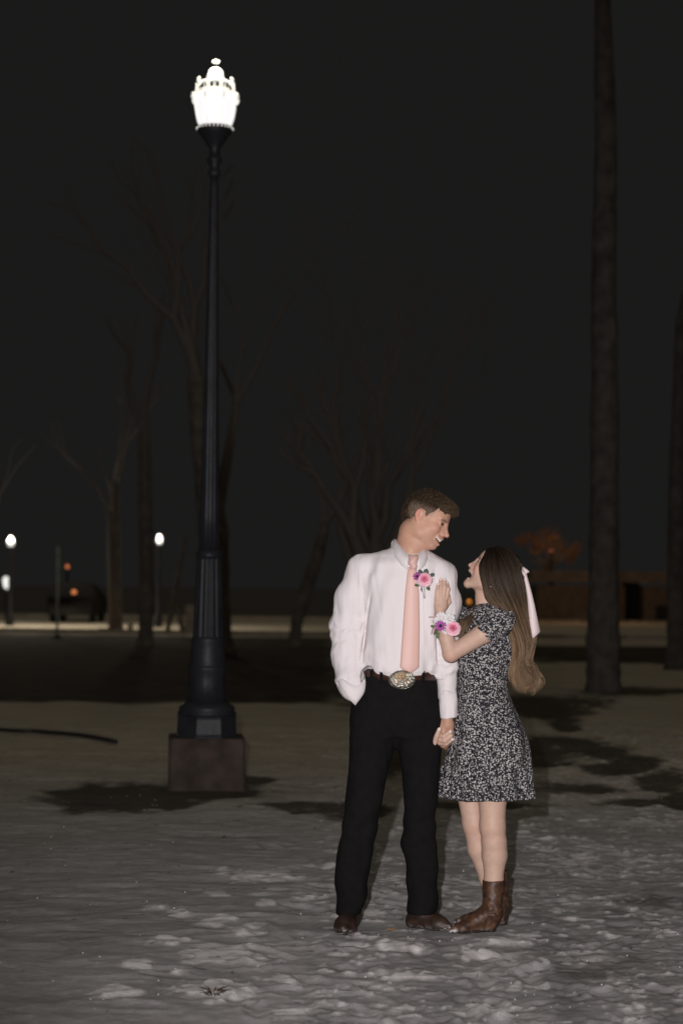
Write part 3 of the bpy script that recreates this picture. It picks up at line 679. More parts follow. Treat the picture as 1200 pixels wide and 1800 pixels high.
# belt, keeper loops and trophy buckle
mb = MB(); N = 48
def beltp(a, rx_, ry_, v): return q(704.5+rx_*math.cos(a), v+3.5*math.sin(a), 1+ry_*math.sin(a))
for (v0, v1, e) in [(1179, 1197, 0)]:
    G = [[beltp(2*math.pi*k/N, 66.5, 46, v) for k in range(N+1)] for v in (v0, v1)]
    mb.grid([list(x) for x in zip(*G)])
belt = mb.build('belt', M_BELT, man, man); sm = belt.modifiers.new('s', 'SOLIDIFY'); sm.thickness = .004
mb = MB()
for u in (669, 742, 652):
    w0 = 1-46*math.sqrt(max(0, 1-((u-704.5)/66.5)**2)); mb = MB(); mb.box((q(u, 1188, w0-1.5)), (.013, .006, .05)); mb.build('belt_loop', M_TROUSER, trou, man)
bc = np.array([704.5, 1192.0]); BW = -53.0
mb = MB(); G = []
for i in range(13):
    rr = i/12; G.append([q(bc[0]+21.5*rr*math.cos(a), bc[1]+15.2*rr*math.sin(a), BW-2.2*math.sqrt(max(0, 1-rr*rr))) for a in np.linspace(0, 2*math.pi, 41)])
mb.grid(G, .004, (0, 1, 0)); buck = mb.build('belt_buckle', M_SILVER, belt, man)
mb = MB()
for k in range(54):
    a = 2*math.pi*k/54; mb.sphere(q(bc[0]+22*math.cos(a), bc[1]+15.8*math.sin(a), BW-1), .0024, 6, 4)
rb = random.Random(4)
for k in range(95):     # engraved scrollwork standing proud
    a = rb.uniform(0, 6.28); r = rb.uniform(.5, .93); c = np.array([bc[0]+21*r*math.cos(a), bc[1]+14.8*r*math.sin(a)])
    if abs(c[0]-704) < 7.5 and abs(c[1]-1189) < 9: continue
    b0 = rb.uniform(0, 6.28); w0 = BW-2.3*math.sqrt(1-r*r)-.3
    mb.tube([q(c[0]+1.4*math.cos(b0+t)*(1-.1*t), c[1]+1.4*math.sin(b0+t)*(1-.1*t), w0) for t in np.linspace(0, 4, 6)], .0011, 4)
mb.build('beaded_rim', mat('polished_silver', (.62, .58, .50), .22, .5, 1.0), buck, man)
mb = MB()      # raised gold figure: rider on a bucking horse, and the banner above
def relief(path, r):
    for a, b in zip(path[:-1], path[1:]): mb.tube([q(a[0], a[1], BW-3.0), q(b[0], b[1], BW-3.0)], [r*SC, r*SC*.8], 6)
relief([(697.5,1188),(704,1186.5),(709,1189)], 3.0); relief([(697.5,1188),(694,1184),(692,1186)], 1.3); relief([(699,1190),(695,1195)], .9); relief([(701,1190),(698,1197)], .9)
relief([(709,1189),(712,1194),(714,1198)], 1.0); relief([(708,1190),(709,1196)], .9); relief([(703,1186),(703,1180.5)], 1.3); relief([(703,1182),(708,1178)], .7); relief([(710,1187),(714,1184)], .7)
for k in range(13): a = math.radians(222+k*8); mb.box(q(bc[0]+17.4*math.cos(a), bc[1]+12*math.sin(a), BW-2.0), (.0032, .003, .0045))
mb.build('gold_rider_relief', M_GOLD, buck, man)
# boots
def boot(name, owner, toe, heel, ankle, shaft_top, rs_, col, h=1.3, snow_=True, shaftw=0, crease=True, gv=GV):
    pts = np.array([toe, heel, ankle, shaft_top], float); lo = pts.min(0)-40; hi = pts.max(0)+40
    Bv = Vol((lo[0], lo[2], -hi[1]-6), (hi[0], hi[2], -lo[1]+4), h)
    T = P3(*toe); H_ = P3(*heel); Ak = P3(*ankle); Sh = P3(*shaft_top); r_t, r_b, r_a, r_s = rs_
    ball = T*.72+H_*.28
    Bv.cone(T, ball, r_t, r_b, 6); Bv.cone(ball, (ball*.4+Ak*.6), r_b, r_a*.85, 12); Bv.cone(H_, Ak, r_b*.95, r_a, 8); Bv.cone(ball, H_, r_b*.9, r_b*.85, 8)
    Bv.cone(Ak, Sh, r_a, r_s, 10)
    g = np.array([0, 0, 0]); zs = -gv
    # flat sole, welt, block heel
    d = (H_-T); L = np.linalg.norm(d[:2]); 
    def sole(X, Y, Z):
        t = np.clip(((X-T[0])*d[0]+(Y-T[1])*d[1])/(L*L), -.02, 1.0); px_ = X-T[0]-t*d[0]; py_ = Y-T[1]-t*d[1]
        wd = np.interp(np.asarray(t).ravel(), [0, .28, .6, .85, 1], [r_t*1.0, r_b*1.05, r_b*.72, r_b*.85, r_b*.85]).reshape(np.asarray(t).shape)
        return np.maximum(np.sqrt(px_*px_+py_*py_)-wd-1.0, np.abs(Z-(zs+2.0))-1.9)
    Bv.op(sole, Bv.lo+1, Bv.lo+Bv.h*Bv.n-1, 1)
    topz = Sh[2]
    D = Bv.D; zz = Bv.lo[2]+Bv.h*np.arange(Bv.n[2]); D[:] = np.maximum(D, (zz-topz)[None, None, :].astype(np.float32)); D[:] = np.maximum(D, (zs-.4-zz)[None, None, :].astype(np.float32))
    if crease: Bv.wrinkle(lambda x, y, z: .9*noise(x/7, y/7, z/7, 3)+1.3*np.exp(-((z-(Ak[2]+4))/13)**2)*np.sin(z/3.1+x/8+noise(x/8, y/8, z/9, 2)*2))
    def cf(V):
        n = noise(V[:, 0]/9, V[:, 1]/9, V[:, 2]/9, 17)+.5*noise(V[:, 0]/3, V[:, 1]/3, V[:, 2]/3, 18)
        C = np.array(col)[None]*(1+.45*n)[:, None]
        low = V[:, 2] < zs+4.2; C[low] = (.03, .02, .016)
        if snow_:
            dt = np.linalg.norm(V[:, :2]-T[None, :2], axis=1)
            m = (ss(20, 4, dt)*.55+.10)*ss(zs+11, zs+3, V[:, 2])*ss(.0, .6, noise(V[:, 0]/4, V[:, 1]/4, V[:, 2]/3, 23)+.25*ss(14, 0, dt))
            C = C*(1-m)[:, None]+np.array([.62, .6, .6])*m[:, None]
        return np.clip(C, .004, 1)
    return Bv.build(name, M_LEATHER, owner, owner, cf)
boot('boot', man, (603,1622,-62), (615,1620,16), (617,1604,8), (617,1572,6), (10,17,17,17), (.030,.016,.011), crease=False)
boot('boot', man, (786,1623,-28), (727,1620,10), (736,1602,4), (740,1572,2), (7,14,17,17), (.034,.018,.012), crease=False)

# ================================================================== WOMAN
wom = thing('person', 'long-haired young woman in short black floral dress and brown boots laughing up at the man', 'person', (q(850, GV)[0], D0, 0))
FW = Frame((867, 2, -1004), (-.852, .10, .515), (.52, .02, .854), 3.84)
B = Vol((742, -95, -1655), (935, 95, -945), 1.15)
head(B, FW, 1.7, True)
B.chain([FW(-2.8, 0, -2), A(858,1052,2), A(860,1080,2)], [21, 19.5, 26], 7); B.cone(FW(1.5, 0, -7.5), A(851,1056,1), 12, 14, 9)
B.loft([(1076,836,884,-26,30), (1095,822,892,-36,38), (1140,812,896,-36,38), (1185,816,886,-30,32), (1240,812,892,-38,40), (1290,812,902,-42,44)], 9)
sh = A(868,1092,-34); el_ = A(788,1148,-62); wr_ = A(771,1084,-48)
B.chain([sh, A(846,1112,-48), el_], [19, 17.5, 13.5], 5); B.chain([el_, A(781,1120,-58), wr_], [13.8, 12.8, 9], 4)
# raised hand lying flat on his chest
B.chain([wr_, A(771,1071,-44)], [8.6, 9], 4); B.cone(A(767,1066,-43), A(767,1051,-41), 6.2, 5.4, 4); B.cone(A(777,1066,-42), A(779,1050,-40), 7.0, 5.4, 4); B.cone(A(773,1066,-43), A(773,1050,-42), 7, 5.6, 3)
for pts, r in [([A(765.5,1052,-42), A(766.2,1038,-43), A(767.2,1027,-40)], [4.2,3.7,3.0]), ([A(771,1050,-43), A(772.3,1032,-45), A(772.2,1018.5,-41)], [4.4,3.8,3.0]),
               ([A(776.6,1049,-42.5), A(779,1032,-44), A(778.5,1019,-40)], [4.4,3.8,3.0]), ([A(782,1051,-41), A(785,1035,-42), A(783,1024,-37)], [4.2,3.7,3.0]), ([A(779,1068,-38), A(787,1058,-33), A(787,1047,-30)], [5,4.2,3.3])]: B.chain(pts, r, 1.2)
# far arm hanging, its hand laced with his
B.chain([A(822,1095,34), A(800,1165,26), A(772,1235,6), A(768,1256,-6)], [15,12,8.5,7.8], 5)
B.chain([A(768,1256,-6), A(764,1272,-12), A(763,1292,-17)], [8, 8.5, 7.5], 4); B.cone(A(768,1276,-12), A(768,1298,-18), 6, 6.5, 4)
for pts, r in [([A(760,1288,-18), A(762,1303,-26), A(766,1291,-31), A(770,1280,-31)], [5.0,5.0,4.6,3.9]), ([A(768,1290,-20), A(778,1292,-30), A(789,1284,-29)], [4.6,4.3,3.6]),
               ([A(767,1298,-20), A(780,1300,-30), A(791,1291,-28)], [4.6,4.4,3.7]), ([A(769,1304,-18), A(782,1305,-27), A(793,1298,-25)], [4.6,4.3,3.5])]: B.chain(pts, r, 1.2)
# legs
B.chain([A(862,1300,-22), A(863,1395,-24), A(863,1450,-26), A(866,1478,-24), A(867,1500,-21), A(865,1545,-25), A(862,1580,-30), A(861,1606,-32)], [33,25,22,21,21.5,16,11,8], 7)
B.chain([A(828,1300,22), A(826,1395,22), A(834,1450,20), A(843,1495,24), A(860,1550,29), A(874,1605,31)], [31,22.5,20,19.5,15,9], 7)
B.cone(A(859,1610,-35), A(845,1617,-39), 6, 4, 4); B.cone(A(878,1610,32), A(864,1617,33), 6, 4, 4)
def womcol(V):
    n = len(V); C = np.tile(np.array([.54, .36, .28]), (n, 1)); h = FW.inv(V); x, y, z = h[:, 0], h[:, 1], h[:, 2]; ay = np.abs(y)
    hm = (z > -14) & (np.abs(x) < 14) & (V[:, 2] > -1050)
    def bl(m, c, g=None):
        nonlocal C; m = (m*(hm if g is None else g))[:, None]; C = C*(1-m)+np.array(c)*m
    bl(.5*np.exp(-(((x-6)/3)**2+((ay-4.2)/2.4)**2+((z+2.8)/2.4)**2)), (.66, .30, .25)); bl(.4*np.exp(-(((x-10.6)/1.6)**2+(y/1.6)**2+((z+3)/1.2)**2)), (.64, .30, .24))
    lip = np.exp(-((z+5.3)/.5)**2)+np.exp(-((z+8.6)/.55)**2); bl(np.clip(lip, 0, 1)*.8*(x > 8.2)*(ay < 2.2), (.50, .20, .19))
    bl(((z < -5.75)&(z > -8.3)&(x > 5)&(x < 8.7)&(ay < 2.3)).astype(float), (.10, .02, .02)); bl(((z < -5.55)&(z > -6.35)&(x > 8.2)&(ay < 1.8)).astype(float), (.74, .71, .66))
    bl(np.exp(-((z-1.7)/.4)**2)*(x > 6)*(ay > 1.6)*(ay < 5)*.8, (.10, .06, .045)); bl(((np.abs(z-.1) < .5)&(x > 7.0)&(ay > 2)&(ay < 4.5)).astype(float)*.9, (.04, .03, .03))
    kn = np.exp(-(((V[:, 0]-864)/24)**2+((V[:, 2]+1462)/20)**2))+np.exp(-(((V[:, 0]-832)/22)**2+((V[:, 2]+1458)/20)**2)); bl(.16*kn, (.56, .30, .24), 1)
    bl(.3*np.exp(-(((V[:, 0]-788)/12)**2+((V[:, 2]+1154)/12)**2)), (.62, .28, .22), 1)
    for (u, v, r) in [(770,1279,2.6),(790,1283,2.8),(792,1290,0),(794,1297,2.8),(767.4,1026,2.6),(772.2,1018,2.6),(778.5,1018,2.6),(783,1023,2.4)]:
        if r: bl((np.hypot(V[:, 0]-u, V[:, 2]+v) < r)*1.0, (.78, .62, .62), (V[:, 1] < -10))
    return C
B.build('body', M_SKIN, wom, wom, womcol)
# dress
def dfold(X, Y, Z, a, b, c, d):
    v = -Z; th = np.arctan2((Y-b)/d, (X-a)/c); am = ss(1190, 1390, v)*4.2
    return (am*np.sin(9*th+2.2*noise(X/60, Y/60, Z/80, 3)+v/70)+.9*noise(X/10, Y/10, Z/24, 5)+1.1*ss(1200, 1180, v)*noise(X/12, Y/12, Z/10, 8)).astype(np.float32)
DR = [(1058,842,876,-20,24), (1072,822,892,-36,38), (1095,806,903,-44,44), (1130,801,908,-46,46), (1160,801,903,-42,43), (1187,804,892,-37,40), (1212,803,893,-41,44), (1240,802,902,-49,52), (1270,797,915,-56,59), (1300,790,926,-62,66), (1346,781,932,-66,70)]
DV = Vol((760, -95, -1415), (950, 95, -1045), 1.3)
DV.loft(DR, 3, 2.15, disp=dfold)
def dfold2(X, Y, Z, a, b, c, d):
    v = -Z; th = np.arctan2((Y-b)/d, (X-a)/c)
    return ((1.5+2.2*ss(1345, 1400, v))*np.sin(19*th+2.5*noise(X/40, Y/40, Z/60, 6))+2.2*np.sin(7*th+1)).astype(np.float32)
DV.loft([(1344,780,931,-65,69), (1352,777,934,-67,71), (1375,775,935,-70,74), (1401,773,937,-73,77)], 1, 2.1, disp=dfold2)
DV.loft([(1372,782,927,-62,66), (1420,778,932,-66,70)], 0, 2.1, True)
# puffed short sleeves
SVv = Vol((796, -85, -1152), (925, 5, -1046), 1.1)
SVv.ell(A(876,1084,-34), [27,20,27], None, 3); SVv.cone(A(874,1090,-34), A(838,1126,-50), 29, 22.5, 8)
axis = np.array([el_-sh][0]); axis = axis/np.linalg.norm(axis); hem = A(844,1121,-50)
def cutf(X, Y, Z): return (X-hem[0])*axis[0]+(Y-hem[1])*axis[1]+(Z-hem[2])*axis[2]+0.8*np.sin((X+Z)/2.0)
SVv.D[:] = np.maximum(SVv.D, cutf(*[a for a in (lambda s: (s[1], s[2], s[3]))(SVv._sl(SVv.lo, SVv.lo+SVv.h*(SVv.n+1)))]).astype(np.float32))
SVv.cone(A(856,1110,-45), A(828,1134,-56), 17.5, 20.5, 0, True)
SVv.wrinkle(lambda x, y, z: 1.2*np.sin((x+z*.8)/4.2+noise(x/16, y/16, z/16, 2)*2.6)*.8+.8*noise(x/8, y/8, z/8, 4))
DV.ell(A(816,1088,28), [17,20,22], None, 6)
dress = DV.build('dress', M_FLORAL, wom, wom); SVv.build('sleeve', M_FLORAL, dress, wom)
boot('boot', wom, (790,1625,-52), (859,1620,-34), (861,1599,-33), (865,1543,-25), (3.8,9.5,15.5,19.5), (.078,.036,.020), h=1.1)
boot('boot', wom, (803,1625,36), (883,1620,32), (881,1597,32), (875,1534,30), (3.8,9.5,15,20.5), (.055,.028,.017), h=1.2)  # far boot in a darker brown, its shade painted into the colour
# hair
HW = Vol((775, -75, -1235), (960, 75, -955), 1.5); K = FW.k
HW.ell(FW(-1.8, 0, 3.8), [9.0*K, 8.2*K, 7.5*K], FW.A, 3)
HW.chain([A(882,995,0), A(888,1030,0), A(898,1062,4), A(912,1100,4), A(919,1140,2), A(917,1168,0), A(919,1188,-2), A(921,1200,-2)], [31, 29, 24, 19, 15, 11, 9, 4], 12)
HW.ell(A(872,1015,-22), [24,18,34], None, 8); HW.ell(A(872,1015,24), [24,18,34], None, 8)
HW.ell(FW(9.2, 0, -2), [8.2*K, 6.2*K, 9.5*K], FW.A, 5, True)
HW.cone(A(826,1040,-60), A(850,1078,-62), 22, 26, 4, True)
HW.wrinkle(lambda x, y, z: 1.8*noise(x/3.2+z/40, y/5, z/50, 4))
def wh_col(V):
    t = ss(985, 1150, -V[:, 2]); n = noise(V[:, 0]/2.2, V[:, 1]/3, V[:, 2]/40, 9)
    return np.clip((np.array([.018, .011, .008])[None]*(1-t[:, None])+np.array([.10, .066, .042])[None]*t[:, None])*(1+.4*n)[:, None], .004, 1)
hw = HW.build('hair', M_HAIRF, wom, wom, wh_col, 2)
GU = [[(855,969,-6),(850,979,-22),(843,991,-32),(842,1006,-37),(847,1028,-41),(851,1048,-41),(858,1058,-40),(872,1066,-50),(884,1080,-48),(896,1105,-42),(904,1128,-34),(905,1160,-22),(903,1190,-14),(914,1211,-12)],
      [(860,967,-8),(852,984,-32),(848,1003,-42),(852,1026,-46),(857,1043,-46),(864,1055,-48),(874,1064,-56),(886,1078,-54),(897,1098,-46),(907,1124,-36),(911,1146,-26),(905,1172,-18),(904,1196,-14),(918,1214,-12)],
      [(868,965,-8),(862,982,-36),(862,1003,-46),(866,1026,-49),(874,1044,-50),(884,1060,-50),(893,1078,-46),(902,1100,-38),(911,1124,-30),(915,1144,-24),(908,1168,-20),(906,1192,-17),(916,1210,-14),(930,1214,-12)],
      [(868,965,-6),(874,980,-32),(880,1003,-43),(886,1028,-46),(893,1046,-46),(901,1064,-42),(908,1084,-36),(915,1104,-30),(921,1126,-26),(920,1146,-22),(912,1166,-20),(918,1188,-18),(932,1200,-16),(928,1217,-12)],
      [(870,965,-4),(883,972,-24),(894,992,-34),(901,1020,-38),(907,1046,-36),(912,1064,-32),(917,1084,-28),(924,1104,-24),(929,1124,-20),(925,1144,-18),(917,1164,-17),(928,1184,-15),(939,1196,-12),(929,1215,-10)],
      [(872,964,-2),(891,970,-13),(905,986,-20),(913,1016,-24),(917,1046,-23),(920,1064,-20),(925,1084,-17),(932,1104,-14),(935,1122,-12),(929,1144,-10),(922,1164,-10),(935,1184,-8),(942,1198,-6),(932,1216,-4)],
      [(872,964,2),(894,970,2),(909,986,0),(918,1014,0),(921,1046,0),(924,1064,0),(929,1084,0),(935,1104,0),(937,1122,0),(931,1144,0),(925,1164,0),(938,1184,0),(942,1198,0),(930,1216,0)],
      [(870,965,5),(888,972,18),(902,990,28),(911,1020,32),(914,1048,30),(918,1066,26),(922,1084,22),(928,1104,18),(930,1122,16),(926,1144,14),(920,1164,12),(930,1184,12),(936,1198,8),(926,1214,6)],
      [(872,968,12),(868,986,36),(872,1008,44),(880,1028,44),(888,1046,40),(898,1064,36),(906,1084,30),(914,1104,26),(918,1122,22),(918,1144,18),(910,1164,16),(916,1184,14),(924,1198,10),(920,1212,8)],
      [(855,969,6),(847,982,26),(842,994,34),(846,1012,40),(852,1034,42),(860,1052,38),(872,1068,36),(888,1086,32),(900,1106,28),(908,1128,22),(908,1150,18),(904,1172,16),(908,1194,12),(916,1210,8)]]
GA = np.array([[P3(*p) for p in g] for g in GU]); rs = np.random.RandomState(11); st = []
def resample(pts, n):
    t = np.linspace(0, len(pts)-1, n); i = np.clip(t.astype(int), 0, len(pts)-2); f = (t-i)[:, None]
    a = pts[np.clip(i-1, 0, None)]; b = pts[i]; c = pts[i+1]; d = pts[np.clip(i+2, None, len(pts)-1)]
    return b+.5*f*(c-a+f*(2*a-5*b+4*c-d+f*(3*(b-c)+d-a)))
NC = 90; cl = [(rs.uniform(0, len(GA)-1.01), rs.normal(0, 1, 3), rs.uniform(.75, 1.3), rs.uniform(0, 6.28)) for _ in range(NC)]
for i in range(4200):
    c = cl[rs.randint(NC)]; near_ = rs.rand() < .62
    s = np.clip(c[0]*(.70 if near_ else 1)+rs.normal(0, .22), 0, len(GA)-1.001); k = int(s); f = s-k
    base = GA[k]*(1-f)+GA[k+1]*f; pts = resample(base, 34); tt = np.linspace(0, 1, 34)[:, None]
    axc = resample(np.array([A(868,985,0), A(876,1000,0), A(880,1016,0), A(884,1034,0), A(892,1052,2), A(902,1078,2), A(912,1104,3), A(917,1130,2), A(914,1152,0), A(914,1168,0), A(920,1186,-2), A(925,1204,-2)]), 34)
    out = pts-axc; out /= np.linalg.norm(out, axis=1)[:, None]+1e-6
    pts = pts+c[1]*(1.6*tt**.7+3.2*np.clip(tt-.62, 0, 1)/.38)+out*(rs.normal(.2, 1.3)-rs.exponential(1.6)*tt)+rs.normal(0, .5, 3)*(1+2*tt)
    ph = c[3]; pts[:, 0] += (1.6*np.sin(tt[:, 0]*11+ph)*tt[:, 0]**1.2); pts[:, 1] += (1.6*np.cos(tt[:, 0]*11+ph)*tt[:, 0]**1.2)
    lc = FW.inv(pts)-np.array([-1.8, 0, 3.8]); nn = np.sqrt(((lc/np.array([9.0, 8.2, 7.5]))**2).sum(1)); kk_ = np.where(nn < 1.03, 1.03/np.maximum(nn, .3), 1.0)[:, None]
    pts = (lc*kk_+np.array([-1.8, 0, 3.8]))@FW.A*FW.k+FW.o
    endn = int(34*rs.uniform(.76, 1.0)**(.8)); pts = pts[:endn]
    g = c[2]*rs.uniform(.75, 1.3)
    if rs.rand() < .035: pts = pts+rs.normal(0, 2.4, 3)*np.linspace(0, 1, len(pts))[:, None]
    g *= .5+1.5*(c[2]-.75); cm = np.linspace(0, 1, 34)[:endn]; st.append((pts, .62, np.array([.008, .0048, .0032])*g, np.array([.23, .148, .088])*g))
# front lock over the far shoulder
GL = resample(np.array([A(852,1050,14), A(840,1068,4), A(828,1084,-26), A(816,1094,-44), A(808,1102,-50), A(808,1116,-50), A(815,1128,-46)]), 24)
for i in range(230):
    tt = np.linspace(0, 1, 24)[:, None]; o = rs.normal(0, 1, 3)*np.array([3.8, 2, 3.8]); g = rs.uniform(.7, 1.3)
    pts = GL+o*(.5+tt*.8)+np.stack([2*np.sin(tt[:, 0]*8+o[0]), 0*tt[:, 0], 1.5*np.cos(tt[:, 0]*8+o[0])], 1)
    st.append((pts[:rs.randint(17, 25)], .6, np.array([.05, .032, .02])*g, np.array([.17, .11, .065])*g))
# curl at the end of the tail
for i in range(170):
    r = rs.uniform(5, 21); c = A(921+rs.normal(0, 3.5), 1190+rs.normal(0, 5), -12+rs.normal(0, 7)); a0 = rs.uniform(-2.6, -.6); g = rs.uniform(.6, 1.4)
    t = np.linspace(0, rs.uniform(1.6, 3.6), 18); pts = np.stack([c[0]+r*np.cos(a0+t)*(1-.07*t), c[1]-2+3*np.sin(t), c[2]-1.25*r*np.sin(a0+t)*(1-.07*t)], 1)
    st.append((pts, .6, np.array([.10, .062, .036])*g, np.array([.17, .108, .062])*g))
strands('hair_strands', st, M_HAIRF, hw, wom)
# pink bow ribbon behind the head
mb = MB(); G = []
for t in np.linspace(0, 1, 15):
    a = np.array([917, 1010, -22])*(1-t)+np.array([934, 1122, -20])*t+np.array([1.5*math.sin(6*t), 0, 3*math.sin(5*t)]); b = np.array([922.5, 1007, -20])*(1-t)+np.array([948.5, 1110, -17])*t+np.array([1.0*math.sin(5*t), 0, 2*math.sin(7*t)])
    m_ = (a+b)/2+np.array([0, 0, -3])
    G.append([q(*a), q(*m_), q(*b)])
mb.grid(G, .0015, (0, 1, 0))
mb.tube([q(915,1003,-22), q(919,1013,-26), q(924,1006,-22), q(918,999,-18), q(916,1006,-14)], [.006,.011,.010,.008,.005], 8)
mb.build('hair_ribbon', M_RIBBON, hw, wom)
mb = MB(); mb.tube([q(771-8.6*math.cos(a), 1244+2*math.sin(a), 4+10*math.sin(a)*-1) for a in np.linspace(0, 6.28, 20)], .0028, 6); mb.build('bracelet', mat('bracelet_metal', (.12, .10, .10), .3, .5, .8), wom, wom)
mb = MB(); mb.sphere(q(858.5,1031.5,-50), .0035, 8, 6); mb.build('earring', mat('earring_gold', (.9, .75, .5), .2, .5, 1), wom, wom)

# ================================================================== flowers
def petal(mb, c, n, up, ang, L, Wd, cup, base=0.0, curl=0.0, col=(.7,.3,.45), rows=5, cols_=5):
    n = np.array(n, float); n /= np.linalg.norm(n); t = np.cross(n, up); t /= np.linalg.norm(t); b = np.cross(n, t)
    d = t*math.cos(ang)+b*math.sin(ang); s = np.cross(n, d); G = []
    for i in range(rows):
        r = i/(rows-1); wd = Wd*math.sin(math.pi*(.12+.76*r))**.7; row = []
        for j in range(cols_):
            x = (j/(cols_-1)-.5)*2
            hgt = L*(cup*r-curl*r*r)+.25*wd*x*x*cup
            row.append(np.array(c)+d*(base+L*r*(1-.35*abs(cup)*r))+s*x*wd*.5+n*hgt)
        G.append(row)
    mb.grid(G, 0, None, col)
NF = (-.1, -1, .25); UPV = np.array([0, 0, 1.0])
def rose(name, c, R, parent, root, seed=1):
    mb = MB(); rr = random.Random(seed)
    for lay, (n, L, W_, cup, base, cu) in enumerate([(6, 1.0, 1.05, .25, .05, .45), (6, .86, .95, .65, .04, .35), (5, .68, .8, 1.0, .02, .2), (5, .48, .62, 1.35, .0, .1), (4, .3, .45, 1.8, 0, 0)]):
        for k in range(n):
            g = rr.uniform(.88, 1.08); colr = [(.80,.50,.56),(.80,.42,.51),(.78,.33,.44),(.74,.24,.37),(.66,.16,.28)][lay]
            petal(mb, np.array(c)+np.array([0, -.1*R*lay*.3, 0]), NF, UPV, 2*math.pi*(k+.37*lay)/n+rr.uniform(-.15, .15), L*R, W_*R, cup, base*R, cu, tuple(min(1, x*g) for x in colr), 6, 6)
    o = mb.build(name, M_PETAL, parent, root, usecol=True); sm = o.modifiers.new('s', 'SOLIDIFY'); sm.thickness = .0009; return o
def daisy(name, c, R, n, layers, col, ccol, parent, root, wid=.16, cup=.25, cr=.2):
    mb = MB(); rr = random.Random(int(R*1e5))
    for l in range(layers):
        m = max(5, n-3*l)
        for k in range(m):
            g = rr.uniform(.85, 1.05); petal(mb, c, NF, UPV, 2*math.pi*(k+.5*l)/m+rr.uniform(-.1, .1), R*(1-.16*l)*rr.uniform(.88, 1.08), R*wid*2, cup+.28*l, cr*R*.6, .1, tuple(x*g for x in col), 4, 3)
    mb.sphere(np.array(c)+np.array([0, -.12*R, 0]), (cr*R, cr*R*.6, cr*R), 10, 6, ccol)
    o = mb.build(name, M_PETAL, parent, root, usecol=True); sm = o.modifiers.new('s', 'SOLIDIFY'); sm.thickness = .0007; return o
def leaf(mb, c, d, L, W_, col, n=(0, -1, .2)):
    d = np.array(d, float); d /= np.linalg.norm(d); s = np.cross(d, n); s /= np.linalg.norm(s); n = np.cross(s, d); G = []
    for i in range(6):
        r = i/5; wd = W_*math.sin(math.pi*min(1, .06+.94*r))**.8; G.append([np.array(c)+d*L*r+s*wd*.5*x-n*.15*L*abs(x)*.6-n*(r*r*.1*L) for x in (-1, -.5, 0, .5, 1)])
    mb.grid(G, .0007, (0, 1, 0), col)
bt = thing('boutonniere', 'pink rose boutonniere with small purple flower pinned beside the pink tie', 'boutonniere', q(742, 1048, -52))
rose('rose', q(743, 1019, -62), .0335, bt, bt, 2)
daisy('anemone', q(730.5, 1013.5, -62), .0165, 9, 2, (.34,.07,.27), (.02,.01,.03), bt, bt, .22, .2, .3)
mb = MB()
for (u, v, du, dz, L, W_) in [(738,1013,-.3,1,.030,.022),(744,1011,.3,1,.028,.022),(736,1026,-.9,-.3,.026,.016),(740,1031,.1,-1,.024,.018),(747,1030,.6,-.8,.022,.016),(753,1012,.9,.4,.02,.016)]:
    mb = MB(); leaf(mb, q(u, v, -56), (du, -.15, dz), L, W_, (.055, .085, .075) if v < 1020 else (.06, .10, .045)); mb.build('leaf', M_PETAL, bt, bt, usecol=True)
daisy('filler_flower', q(732, 1023, -58), .010, 10, 1, (.75,.72,.72), (.7,.66,.4), bt, bt, .2, .2, .2)
mb = MB(); mb.tube([q(740.5,1030,-57), q(741.8,1040,-56), q(743.2,1051,-54)], [.0062,.0052,.004], 10); mb.build('stem_wrap', mat('white_floral_tape', (.6,.58,.58), .5, .4, bump=(200, .6, .002)), bt, bt)
co = thing('wrist_corsage', 'wrist corsage of pink rose, white chrysanthemum and purple anemone on the woman\'s raised wrist', 'corsage', q(774, 1098, -58))
rose('rose', q(791.5, 1103, -76), .034, co, co, 5)
daisy('anemone', q(770, 1098.5, -76), .0205, 12, 2, (.38,.09,.33), (.02,.01,.03), co, co, .2, .15, .32)
for (u, v, R) in [(772,1085,.027),(786,1087,.026),(780,1106,.020),(779,1094,.024),(764,1090,.016)]:
    daisy('chrysanthemum', q(u, v, -68), R, 22, 4, (.78,.75,.76), (.72,.70,.62), co, co, .10, .35, .14)
mb = MB()
for (u, v, du, dz, L, W_, c) in [(765,1105,-.6,-.9,.024,.012,(.07,.12,.04)),(762,1100,-1,.1,.022,.012,(.08,.13,.05)),(764,1094,-1,.5,.020,.010,(.08,.12,.05)),(768,1110,-.4,-1,.026,.014,(.09,.15,.04)),(777,1112,.1,-1,.034,.034,(.115,.15,.14)),(771,1110,-.1,-1,.034,.028,(.115,.15,.14)),(798,1092,.5,.9,.02,.012,(.06,.07,.06)),(788,1114,.5,-.8,.024,.02,(.11,.14,.13)),(792,1086,.4,1,.018,.010,(.07,.08,.07))]:
    mb = MB(); leaf(mb, q(u, v, -64), (du, -.1, dz), L, W_, c); mb.build('leaf', M_PETAL, co, co, usecol=True)
mb = MB()
for pts in ([(764,1090,-66),(757,1083,-60),(751,1084,-56)], [(763,1098,-66),(757,1104,-60),(755,1113,-58)], [(764,1099,-66),(760,1106,-61),(759,1114,-58)], [(764,1088,-66),(760,1082,-62),(764,1076,-60)]): mb.tube([q(*p) for p in pts], .0018, 5)
mb.build('thin_ribbon', mat('rose_ribbon', (.55,.30,.33), .5), co, co)
mb = MB(); mb.tube([q(774-11.5*math.cos(a), 1098+3*math.cos(a), -52+12*math.sin(a)) for a in np.linspace(0, 6.28, 20)], .006, 6); mb.build('wristband', M_RIBBON, co, co)
